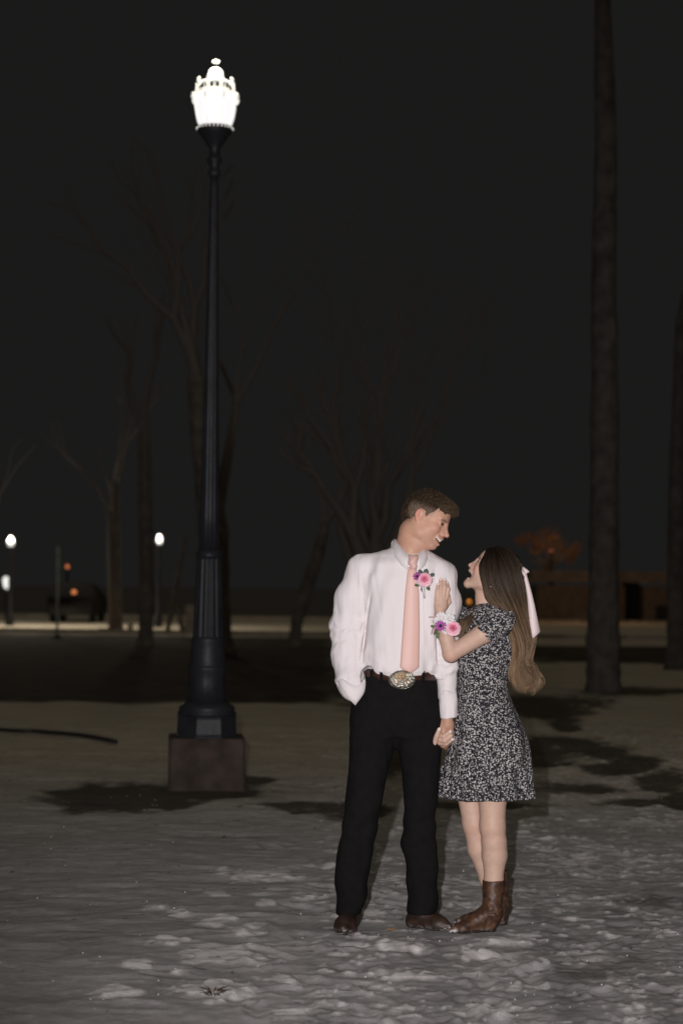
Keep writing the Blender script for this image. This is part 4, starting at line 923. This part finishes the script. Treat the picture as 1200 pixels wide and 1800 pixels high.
# ================================================================== street lamp beside the couple
LY = 14.5
def zat(u, v, Y=LY): return at(u, v, Y)[2]
LS = LY/FPX
lbx = at(362, 1378, LY)[0]
lamp = thing('street_lamp', 'tall lit ornamental street lamp with fluted dark post on a square concrete plinth', 'street lamp', (lbx, LY, 0))
def zr(v): return at(372, v, LY)[2]
Z0 = zr(1377)
mb = MB(); pz = zr(1294); 
V = []; hw_ = 66*LS; rz = math.radians(5)
def chbox(mb, cx, cy, z0, z1, h, rz, c=.02):
    P = [(-h+c, -h), (h-c, -h), (h, -h+c), (h, h-c), (h-c, h), (-h+c, h), (-h, h-c), (-h, -h+c)]
    R = lambda x, y: (cx+x*math.cos(rz)-y*math.sin(rz), cy+x*math.sin(rz)+y*math.cos(rz))
    rows = []
    for z, s in [(z0, 1.01), (z1-.015, 1), (z1, .975)]: rows.append([(*R(x*s, y*s), z) for x, y in P])
    V = [p for r in rows for p in r]; F = [(i*8+k, i*8+(k+1) % 8, (i+1)*8+(k+1) % 8, (i+1)*8+k) for i in range(2) for k in range(8)]+[tuple(range(16, 24))]
    mb.add(V, F)
chbox(mb, lbx, LY, -.15, pz, hw_, rz)
mb.build('plinth', M_CONC, lamp, lamp, smooth=False)
def prof(L): return [(r*LS, zr(v)) for v, r in L]
c0 = (lbx, LY, 0)
mb = MB(); mb.lathe(prof([(1294.5,57),(1291,57.5),(1288,55),(1262,53.5),(1257,55),(1254,50)]), c0, 8, rot=math.radians(22.5+8))
mb.build('octagonal_base', M_IRON, lamp, lamp, smooth=False)
mb = MB(); mb.lathe(prof([(1256,51),(1252,52),(1249,48),(1245,49.5),(1241,47),(1238,42),(1232,36)]), c0, 32); mb.build('moulded_ring', M_IRON, lamp, lamp)
flut = lambda n, d: (lambda a, z: 1-d*max(0, math.sin(n*a))**.6)
mb = MB(); mb.lathe(prof([(1236,35),(1200,33),(1182,32),(1178,34.5),(1172,34),(1168,31)]), c0, 48, mod=lambda a, z: 1-.035*(math.sin(4*a) > 0))
mb.build('lower_shaft', M_IRON, lamp, lamp)
mb = MB(); mb.lathe(prof([(1172,33),(1167,31.5),(1130,28.5),(1126,30),(1122,29),(1119,27)]), c0, 32); mb.build('moulded_ring', M_IRON, lamp, lamp)
mb = MB(); mb.lathe(prof([(1121,27.5),(1118,26.5),(1050,24),(985,21.5),(980,21.8)]), c0, 96, mod=flut(12, .10)); mb.build('fluted_shaft', M_IRON, lamp, lamp)
mb = MB(); mb.lathe(prof([(981,22),(978,23.5),(973,23.5),(970,20.5),(966,18.5)]), c0, 32); mb.build('moulded_ring', M_IRON, lamp, lamp)
mb = MB(); mb.lathe(prof([(968,18.3),(900,17),(700,13.5),(500,10.2),(330,7.6),(308,7.2)]), c0, 80, mod=flut(10, .07)); mb.build('upper_shaft', M_IRON, lamp, lamp)
mb = MB(); mb.lathe(prof([(312,7.5),(308,11),(303,12),(299,9),(292,8),(285,12),(280,14),(276,10),(262,9),(255,14),(243,22),(236,28),(231,31),(226,32),(223.5,31)]), c0, 32)
mb.build('lantern_holder', M_IRON, lamp, lamp)
mb = MB()
for k in range(28): a = 2*math.pi*k/28; mb.sphere((lbx+31.8*LS*math.cos(a), LY+31.8*LS*math.sin(a), zr(226.5)), .007, 6, 4)
mb.build('pierced_light_holes', M_CROWNGLOW, lamp, lamp)
def gp(t): return None
mb = MB(); mb.lathe(prof([(222,28),(216,31),(205,34),(190,36.5),(175,37.5),(168,37)]), c0, 40); globe = mb.build('glass_globe', M_GLASS, lamp, lamp)
mb = MB(); mb.lathe(prof([(168,38.5),(164,38),(160,26)]), c0, 40, capb=False, capt=False)
mb.lathe(prof([(161,25.5),(146,25.5)]), c0, 40)
mb.build('pierced_crown', M_CROWNGLOW, lamp, lamp)
mb = MB()
for k in range(16):
    a = 2*math.pi*(k+.5)/16; mb.sphere((lbx+25.3*LS*math.cos(a), LY+25.3*LS*math.sin(a), zr(153.5)), (.014, .014, .019), 8, 6)
mb.lathe(prof([(149,26.2),(148,26.2)]), c0, 40)
mb.build('crown_opening', mat('dark_openings', (.06, .06, .05), .8), lamp, lamp)
mb = MB(); mb.lathe(prof([(160,19),(150,19)]), c0, 24); mb.lathe(prof([(147,29),(144,27),(140,18),(136,14.2),(131,13.9),(126,13),(122,10),(119.5,6),(118.5,1)]), c0, 32); mb.build('glass_dome', M_GLASS, lamp, lamp)
mb = MB(); mb2 = MB(); mb2.lathe(prof([(119,1.6),(111,1.4)]), c0, 12); mb2.build('finial_stem', M_IRON, lamp, lamp); mb.lathe(prof([(110.5,6),(109,7),(107,6.6),(105.6,3)]), c0, 20); mb.build('finial', M_CROWNGLOW, lamp, lamp)
mb = MB()
for k in range(8):
    a = 2*math.pi*k/8+.42; R = lambda r, v: (lbx+r*LS*math.cos(a), LY+r*LS*math.sin(a), zr(v))
    mb = MB(); mb.tube([R(27,149), R(30,149.5), R(33,146), R(33,141), R(30,139), R(28.5,141)], [.012,.012,.010,.009,.007,.004], 6)
    mb.tube([R(37,168), R(41,168), R(42.5,173), R(41,178), R(37.5,180)], [.008,.014,.014,.012,.005], 6); mb.tube([R(36,168), R(35.5,160), R(30,149.5)], .006, 6); mb.build('scroll_bracket', M_CROWNGLOW, lamp, lamp)
mb = MB()
for k in range(8):
    a = 2*math.pi*k/8+.42; R = lambda r, v: (lbx+r*LS*math.cos(a), LY+r*LS*math.sin(a), zr(v))
    mb = MB(); mb.tube([R(36,150), R(36.5,160), R(38.6,168), R(38.2,190), R(35,206), R(29.5,221)], .005, 5); mb.build('rib', M_CROWNGLOW, lamp, lamp)
def plight(name, loc, e, col, r, parent=None):
    l = bpy.data.lights.new(name, 'POINT'); l.energy = e; l.color = col; l.shadow_soft_size = r; o = bpy.data.objects.new(name, l); COL.objects.link(o); o.location = loc
    return o
plight('street_lamp_bulb', (lbx, LY-.02, zr(108)+.05), 22, (1.0, .97, .80), .12)
# ================================================================== background: trees, far lamps, buildings
M_TWIG = mat('twig_bark', (.235, .205, .18), .9)
def tree(name, label, px, Y, pts, rad, limbs=(), m=None, group='bare winter trees across the park', flare=1.5, twig=0, seed=1):
    g = gnd(px, Y); s = Y/FPX
    t = thing(name, label, 'tree', (g[0], Y, 0), group)
    def W(u, v, w=0): p = at(u, v, Y); return np.array([p[0], Y+w, p[2]])
    mb = MB(); P = [W(*p) for p in pts]; P[0][2] = -.1
    P2 = []; R2 = []
    n = len(P)
    for i in range(n-1):
        for k in range(5):
            f = k/5; P2.append(P[i]*(1-f)+P[i+1]*f); R2.append((rad[i]*(1-f)+rad[i+1]*f)*s)
    P2.append(P[-1]); R2.append(rad[-1]*s)
    rr = random.Random(seed); R2 = [r*(1+.06*rr.uniform(-1, 1)) for r in R2]; R2[0] *= flare; R2[1] *= 1+(flare-1)*.35
    mb.tube(P2, R2, 18); mb.build('trunk', m or M_BARK, t, t)
    mb = MB(); ends = []
    for L in limbs:
        pp = [W(*p[:3]) for p in L[0]]; rr_ = [r*s for r in L[1]]; mb.tube(pp, rr_, 10); ends.append((pp[-1], pp[-1]-pp[-2], rr_[-1]))
    ends.append((P2[-1], P2[-1]-P2[-3], R2[-1]*1.25))
    def grow(p, d, r, dep):
        if dep == 0 or r < .008: return
        for k in range(2 if dep < 4 else 3):
            dd = np.array(d)/np.linalg.norm(d)+np.array([rr.uniform(-.6, .6), rr.uniform(-.6, .6), rr.uniform(-.15, .5)]); dd /= np.linalg.norm(dd); L = rr.uniform(.9, 1.8)*(.55+.12*dep)
            m_ = p+dd*L*.5+np.array([rr.uniform(-.1, .1) for _ in range(3)]); e = p+dd*L; mb.tube([p, m_, e], [r, r*.8, r*.6], 5, cap=False); grow(e, dd, r*.58, dep-1)
    for (p, d, r) in ends:
        if twig: grow(p, d, r*.62, twig)
    if mb.V: mb.build('crown', M_TWIG if Y > 38 and m is None else m or M_BARK, t, t)
    return t
tree('bare_tree', 'pale leaning trunk right behind the lit lamp post', 385, 40, [(385,1150,0),(381,1050,0),(376,940,0),(362,830,0),(350,730,0),(345,660,0)], [25,23,26,21,17,15], [([(380,900,0),(398,800,.5),(412,700,.9)], [13,9,7])], twig=4, seed=3)
tree('bare_tree', 'wide straight trunk left of the lit lamp, its base flaring', 256, 46, [(256,1135,0),(257,1080,0),(258,1000,0),(256,900,0),(254,760,0)], [14,13,12.5,12,10], twig=3, seed=4)
tree('bare_tree', 'slim double trunk standing in the lamplit strip beyond the wide straight trunk', 203, 62, [(207,1118,0),(207,1050,0),(205,950,0),(203,850,0)], [8,7.5,7,6], [([(196,1110,0),(195,1000,0),(193,900,0)], [6,5,4])], twig=3, seed=5)
tree('bare_tree', 'dark trunk leaning right between the lamp post and the man', 516, 47, [(516,1133,0),(522,1090,0),(540,1030,0),(560,970,0),(572,920,0)], [11,11,12,11,8], twig=3, seed=6)
tree('bare_tree', 'tree with three spread curving limbs directly behind the man\'s head and shoulder', 665, 42, [(665,1150,0),(665,1080,0),(662,1040,0)], [26,24,26], [([(655,1050,0),(617,990,0),(598,930,0),(596,885,0),(612,835,0)], [14,10,7,6,5]), ([(664,1040,0),(660,960,0),(658,880,0),(664,790,0)], [18,14,11,8]), ([(672,1050,0),(690,960,0),(716,890,0),(722,840,0)], [18,14,10,6])], twig=4, seed=7)
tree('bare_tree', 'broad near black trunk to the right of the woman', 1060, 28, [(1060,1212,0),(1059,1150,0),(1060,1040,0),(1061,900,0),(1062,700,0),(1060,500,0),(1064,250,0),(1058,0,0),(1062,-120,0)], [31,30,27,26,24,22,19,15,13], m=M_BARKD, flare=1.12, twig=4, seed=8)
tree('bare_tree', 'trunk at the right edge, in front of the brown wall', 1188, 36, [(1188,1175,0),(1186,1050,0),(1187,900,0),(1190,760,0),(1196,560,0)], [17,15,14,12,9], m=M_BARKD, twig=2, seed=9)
tree('bare_tree', 'thin twigs reaching in from the left edge', -40, 30, [(-40,1200,0),(-30,1000,0),(0,870,0),(30,820,0),(64,782,0)], [12,8,2.5,1.4,.8], [([(0,870,0),(14,830,0),(22,790,0),(40,770,0)], [1.5,1.1,.8,.5])], m=mat('pale_bark', (.3,.27,.23), .9), flare=1.1, twig=0, seed=11)
# pole with thin leaning braces
def farlamp(u, v, Y, label, rx, rz, e, col, pole=True, fin=True, gl=M_FAR, group='lit lamps along the far street'):
    s = Y/FPX; p = at(u, v, Y); t = thing('street_lamp', label, 'street lamp', (p[0], Y, 0), group)
    mb = MB(); z = p[2]; r = rx*s; h = rz*s
    mb.lathe([(r*.55, -h), (r*.9, -h*.6), (r, -.1*h), (r*.85, h*.35), (r*.45, h*.75), (r*.12, h)], (p[0], Y, z), 20); mb.build('glass_globe', gl, t, t)
    if fin: mb = MB(); mb.sphere((p[0]-.1*r, Y, z+h*.95), (r*.62, r*.62, r*.62), 12, 8); mb.build('finial', gl, t, t)
    mb = MB(); mb.lathe([(.16, 0), (.15, .3), (.07, .5), (.05, z-h-.05), (.11, z-h)], (p[0], Y, 0), 12); mb.build('post', M_IRON, t, t)
    plight('far_lamp_bulb', (p[0], Y-.1, z+h+.25), e, col, .2)
farlamp(19.5, 952, 66, 'far lit globe lamp close to the left edge', 6.0, 8.4, 480, (1, .88, .72), fin=False)
farlamp(280.5, 950, 66, 'far lit globe lamp between the two trunks left of the tall lamp post', 5.0, 6.6, 230, (1, .86, .68))
farlamp(824, 1058, 72, 'small dull orange lamp glowing beneath the woman\'s chin', 3.9, 4.2, 12, (1, .5, .15), fin=False, gl=mat('orange_globe', (.5,.3,.1), .5, emit=(1, .36, .05), estr=.28), group='dim orange lights far off')
# a lit hanging sign / panel light near the left edge
Y = 80; t = thing('lit_wall_panel', 'small tilted white lit panel low at the left edge', 'lit panel', (at(10, 1025, Y)[0], Y, 0)); s = Y/FPX
mb = MB(); P = [(5,1018),(9,1013),(16,1015),(16,1026),(14,1036),(7,1032)]; V = [at(u, v, Y) for u, v in P]+[at(u, v, Y)+np.array([0, .2, 0]) for u, v in P]
mb.add(V, [tuple(range(6)), tuple(range(11, 5, -1))]+[(i, i+6, (i+1) % 6+6, (i+1) % 6) for i in range(6)]); mb.build('panel', M_FAR, t, t, False)
mb = MB(); c = at(12, 1034, Y+.15); mb.tube([(c[0], c[1], 0), c], .05, 8); mb.build('support', M_IRON, t, t)
# slim pole
Y = 52; p = at(103, 963, Y); t = thing('metal_pole', 'slim pale green upright pole standing left of the trunks', 'pole', (p[0], Y, 0))
mb = MB(); mb.tube([(p[0], Y, -.05), (p[0], Y, p[2])], .038, 12); mb.sphere((p[0], Y, p[2]), .04, 10, 6); mb.build('shaft', mat('green_paint', (.62,.68,.56), .6, var=(8, .3)), t, t)
mb = MB(); mb.lathe([(.12, -.02), (.12, .03), (.06, .08)], (p[0], Y, 0), 12); mb.build('foot_plate', M_IRON, t, t)
# parked dark car with dim orange lights (seen as a round dark mass)
Y = 72; s = Y/FPX; cx = at(124, 1060, Y)[0]
t = thing('parked_car', 'dark parked car end on with one orange tail light catching light', 'car', (cx, Y, 0))
M_CARP = mat('dark_car_paint', (.03,.029,.028), .75, .1); M_TYRE = mat('tyre_rubber', (.015,.015,.015), .9)
mb = MB(); G = []
for yy, sc, zl in [(-.0, .92, 0), (.12, 1, 0), (2.2, 1, 0), (4.2, 1, 0), (4.35, .9, 0)]:
    prof_ = [(-.82,.28),(-.88,.6),(-.86,.85),(-.66 if .1 < yy < 3.2 else -.8,1.38 if .1 < yy < 3.2 else .92),(-.3,1.45 if .1 < yy < 3.2 else .95),(.3,1.45 if .1 < yy < 3.2 else .95),(.66 if .1 < yy < 3.2 else .8,1.38 if .1 < yy < 3.2 else .92),(.86,.85),(.88,.6),(.82,.28)]
    G.append([(cx+x*sc, Y+yy, z*(.97 if sc < 1 else 1)) for x, z in prof_])
mb.grid(G); mb.F.append(tuple(range(10))); mb.F.append(tuple(reversed(range(40, 50)))); mb.build('body', M_CARP, t, t)
for x in (-.72, .72):
    for yy in (.8, 3.4):
        mb = MB(); mb.tube([(cx+x-.1, Y+yy, .31), (cx+x+.1, Y+yy, .31)], .31, 20); mb.build('wheel', M_TYRE, t, t)
M_TAIL = mat('orange_light_lens', (.6,.2,.06), .4, emit=(1, .30, .10), estr=.5)
mb = MB(); mb.sphere((cx+.13, Y-.03, 1.44-(1041-1025)*s+0), (.10, .04, .08), 10, 6); mb.build('tail_light', M_TAIL, t, t)
# dim orange light above
farlamp(119, 996, 90, 'tiny dim orange light above the parked car', 3.5, 3.5, 3, (1, .5, .2), fin=False, gl=M_TAIL, group='dim orange lights far off')
# stone marker posts and kerb by the far street
M_PALE = mat('pale_stone', (.42,.37,.30), .9, var=(5, .3))
Y = 60; s = Y/FPX
def block(name, label, cat, u0, u1, v0, Y, dep=.4, part='block', m=M_PALE, group=None):
    a = at(u0, v0, Y); b = at(u1, v0, Y); t = thing(name, label, cat, ((a[0]+b[0])/2, Y, 0), group)
    mb = MB(); chb = (b[0]-a[0])/2; h = a[2]
    V = [(a[0], Y, -.05), (b[0], Y, -.05), (b[0], Y+dep, -.05), (a[0], Y+dep, -.05), (a[0]+.01, Y+.01, h-.03), (b[0]-.01, Y+.01, h-.03), (b[0]-.01, Y+dep, h-.03), (a[0]+.01, Y+dep, h-.03), (a[0]+.04, Y+.04, h), (b[0]-.04, Y+.04, h), (b[0]-.04, Y+dep-.04, h), (a[0]+.04, Y+dep-.04, h)]
    F = [(0,1,5,4),(1,2,6,5),(2,3,7,6),(3,0,4,7),(4,5,9,8),(5,6,10,9),(6,7,11,10),(7,4,8,11),(8,9,10,11)]; mb.add(V, F); mb.build(part, m, t, t, False)
    return t
block('stone_post', 'pale square stone post partly hidden by the lamp post', 'stone post', 325, 344, 1064, 60)
block('stone_block', 'small pale block at the foot of the slim double trunk', 'stone block', 172, 188, 1104, 61)
block('stone_block', 'low pale block between the slim double trunk and the wide straight trunk', 'stone block', 224, 233, 1094, 62)
Y = 58; t = thing('leaning_braces', 'two thin wooden braces propped at an angle left of the tall lamp post', 'wooden braces', (at(310, 1090, Y)[0], Y, 0))
for (a, b) in [((294,1108),(326,945)), ((322,1112),(312,1060))]:
    mb = MB(); pa = at(*a, Y); pb = at(*b, Y); pa[2] = max(0, pa[2]-.3); mb.tube([pa, (pa+pb)/2, pb], [.075, .07, .055], 8); mb.build('brace', M_BARK, t, t)
# kerbs: pale raised kerb lines of the far street
for (Y, u0, u1, hgt, nm) in [(58, -200, 1400, .12, 'kerb'), (84, -300, 1500, .14, 'kerb')]:
    a = gnd(u0, Y); b = gnd(u1, Y); mb = MB(); mb.box(((a[0]+b[0])/2, Y, hgt/2-.02), (b[0]-a[0], .18, hgt)); o = mb.build(nm, M_PALE, smooth=False); o['kind'] = 'structure'
# low building on the right behind the trees
Y = 92; s = Y/FPX
def X_(u): return at(u, 1035, Y)[0]
def Z_(v): return 1.44-(v-1035.5)*s
bl = thing('low_building', 'low brown-lit building with flat overhanging roof and dark doorway behind the broad trunk', 'building', (X_(1060), Y, 0))
M_WALL = mat('brown_stucco', (.21,.165,.13), .9, var=(3, .25), bump=(20, .4, .01)); M_ROOF = mat('roof_edge', (.26,.20,.15), .8, var=(2, .3)); M_DARK = mat('dark_paint', (.02,.02,.02), .7)
mb = MB()
for (a, b) in [(944, 1098), (1131, 1260)]: mb.box(((X_(a)+X_(b))/2, Y+2, Z_(1030)/2-.05), (X_(b)-X_(a), 4, Z_(1030)+.1))
mb.box(((X_(1098)+X_(1131))/2, Y+2.6, Z_(1030)/2), (X_(1131)-X_(1098)-.01, 2.6, Z_(1030))); mb.build('wall', M_WALL, bl, bl, False)
mb = MB(); mb.box(((X_(925)+X_(1270))/2, Y+1.7, Z_(1021)), (X_(1270)-X_(925), 5.2, .12)); mb.box(((X_(925)+X_(1270))/2, Y+2.3, Z_(1011)), (X_(1270)-X_(925)-.5, 4.6, .34)); mb.build('roof', M_ROOF, bl, bl, False)
mb = MB(); mb.box(((X_(1099)+X_(1130))/2, Y+1.27, .95), (X_(1130)-X_(1099), .06, 1.9)); mb.build('door', M_DARK, bl, bl, False)
mb = MB(); mb.box((X_(1162), Y-.35, .35), (.55, .5, .7)); mb.build('utility_box', M_DARK, bl, bl, False)
# unseen sodium lamp added before the building to light the wall; another hidden among leaves
farlamp(1045, 986, 84, 'dim sodium lamp hidden behind the broad trunk', 3.0, 4, 80, (1, .52, .22), fin=False, gl=M_TAIL, group='dim orange lights far off')
# leafy tree lit orange above the roof
Y = 96; g = gnd(965, Y); t = thing('leafy_tree', 'small tree whose dry leaves glow orange over the low roof', 'tree', (g[0], Y, 0))
s = Y/FPX; mb = MB(); top = at(962, 975, Y); mb.tube([(g[0], Y, 0), (g[0]+.1, Y, 1.5), (g[0]-.1, Y, top[2]-.6)], [.16, .12, .08], 10)
rr = random.Random(9)
for k in range(14): e = top+np.array([rr.uniform(-1.3, 1.3), rr.uniform(-.8, .8), rr.uniform(-.5, .8)]); mb.tube([(g[0]-.1, Y, top[2]-.9), (np.array([g[0], Y, top[2]-.5])+e)/2, e], [.05, .03, .012], 5)
mb.build('trunk', M_BARK, t, t)
mb = MB(); cls = [(at(u, v, Y), r) for u, v, r in [(925,945,.33),(938,948,.28),(958,938,.42),(972,942,.38),(966,955,.42),(952,958,.35),(990,968,.25),(1005,972,.3),(1012,960,.3),(1003,982,.25),(940,965,.3),(980,955,.3),(915,952,.25)]]
V = []; F = []
for (c, r) in cls:
    for k in range(75):
        p = np.array(c)+np.array([rr.gauss(0, r*.55), rr.gauss(0, r*.7), rr.gauss(0, r*.5)]); a = np.array([rr.gauss(0, 1) for _ in range(3)]); b = np.array([rr.gauss(0, 1) for _ in range(3)]); a /= np.linalg.norm(a); b = np.cross(a, b); b /= np.linalg.norm(b)
        n = len(V); L = rr.uniform(.05, .09); V += [p-a*L, p-b*L*.5, p+a*L, p+b*L*.5]; F.append((n, n+1, n+2, n+3))
mb.add(V, F); mb.build('crown', mat('dry_leaves', (.30,.17,.07), .8, var=(6, .3)), t, t, False)
farlamp(968, 968, 94.2, 'sodium lamp shining up through the orange leaves above the low roof', 1.0, 1.2, 26, (1, .47, .13), fin=False, gl=M_TAIL, group='dim orange lights far off')
# black hose on the snow
ho = MB(); pts = []
for u in range(-60, 206, 8):
    v = 1287+(0 if u < 60 else 21*((u-60)/140)**1.1)+2.2*math.sin(u*.03)-1.5; Y = FPX*CH/(v-1030-.0113*(600-u)*-1); g = gnd(u, Y); pts.append((g[0], Y, .022))
ho.tube(pts, .021, 10); o = ho.build('garden_hose', mat('black_rubber', (.02,.02,.02), .5)); tag(o, 'long dark hose lying on the snow at the left edge', 'hose')
# dead grass tuft poking through the snow, twigs
rr = random.Random(21)
def tuft(u, v, n, L, label, sp=.03):
    Y = FPX*CH/(v-1030); g = gnd(u, Y); mb = MB()
    for k in range(n):
        a = rr.uniform(0, 6.28); r = rr.uniform(0, sp); p = np.array([g[0]+r*math.cos(a), Y+r*math.sin(a), -.01]); d = np.array([math.cos(a)*.8+rr.uniform(-.5, .5), math.sin(a)*.8, rr.uniform(.3, .9)]); l = L*rr.uniform(.5, 1)
        mb.tube([p, p+d*l*.5+np.array([0, 0, .006]), p+d*l+np.array([rr.uniform(-.01, .01), 0, -.006])], [.0022, .0016, .0006], 4)
    o = mb.build('grass_tuft', mat('dead_grass', (.055,.035,.022), .9)); tag(o, label, 'grass tuft')
tuft(375, 1741, 60, .05, 'dark dead grass tuft in the snow near the bottom left of centre', .022)
tuft(389, 1472, 8, .035, 'few short dead stems in the smooth snow bank', .012)
tuft(245, 1694, 14, .035, 'small clump of dead stems in trodden snow at lower left', .03)
tuft(202, 1645, 10, .025, 'tiny dark sprig standing in smooth snow at left', .012)
Y = FPX*CH/(1633-1030); g = gnd(689, Y); mb = MB(); leaf(mb, (g[0]-.02, Y, .014), (1, .3, .15), .04, .02, (.30,.16,.07), (0, -.2, 1)); o = mb.build('fallen_leaf', M_PETAL, usecol=True); tag(o, 'small orange-brown leaf on the snow between the man\'s boots', 'leaf')

# loose ice crystals glinting on the crust
XX_, YY_, HH_ = HFIELD; rs = np.random.RandomState(31); mb = MB(); mk = np.argwhere((YY_ > 6.2) & (YY_ < 14) & (np.abs(XX_/YY_) < .19))
for i in mk[rs.choice(len(mk), 170, replace=False)]:
    r = rs.uniform(.0012, .0030); mb.sphere((XX_[i[0], i[1]], YY_[i[0], i[1]], HH_[i[0], i[1]]+.003), r, 5, 3)
o = mb.build('ice_crystals', mat('clear_ice', (.92, .92, .92), .15, .8), smooth=False); o['kind'] = 'stuff'
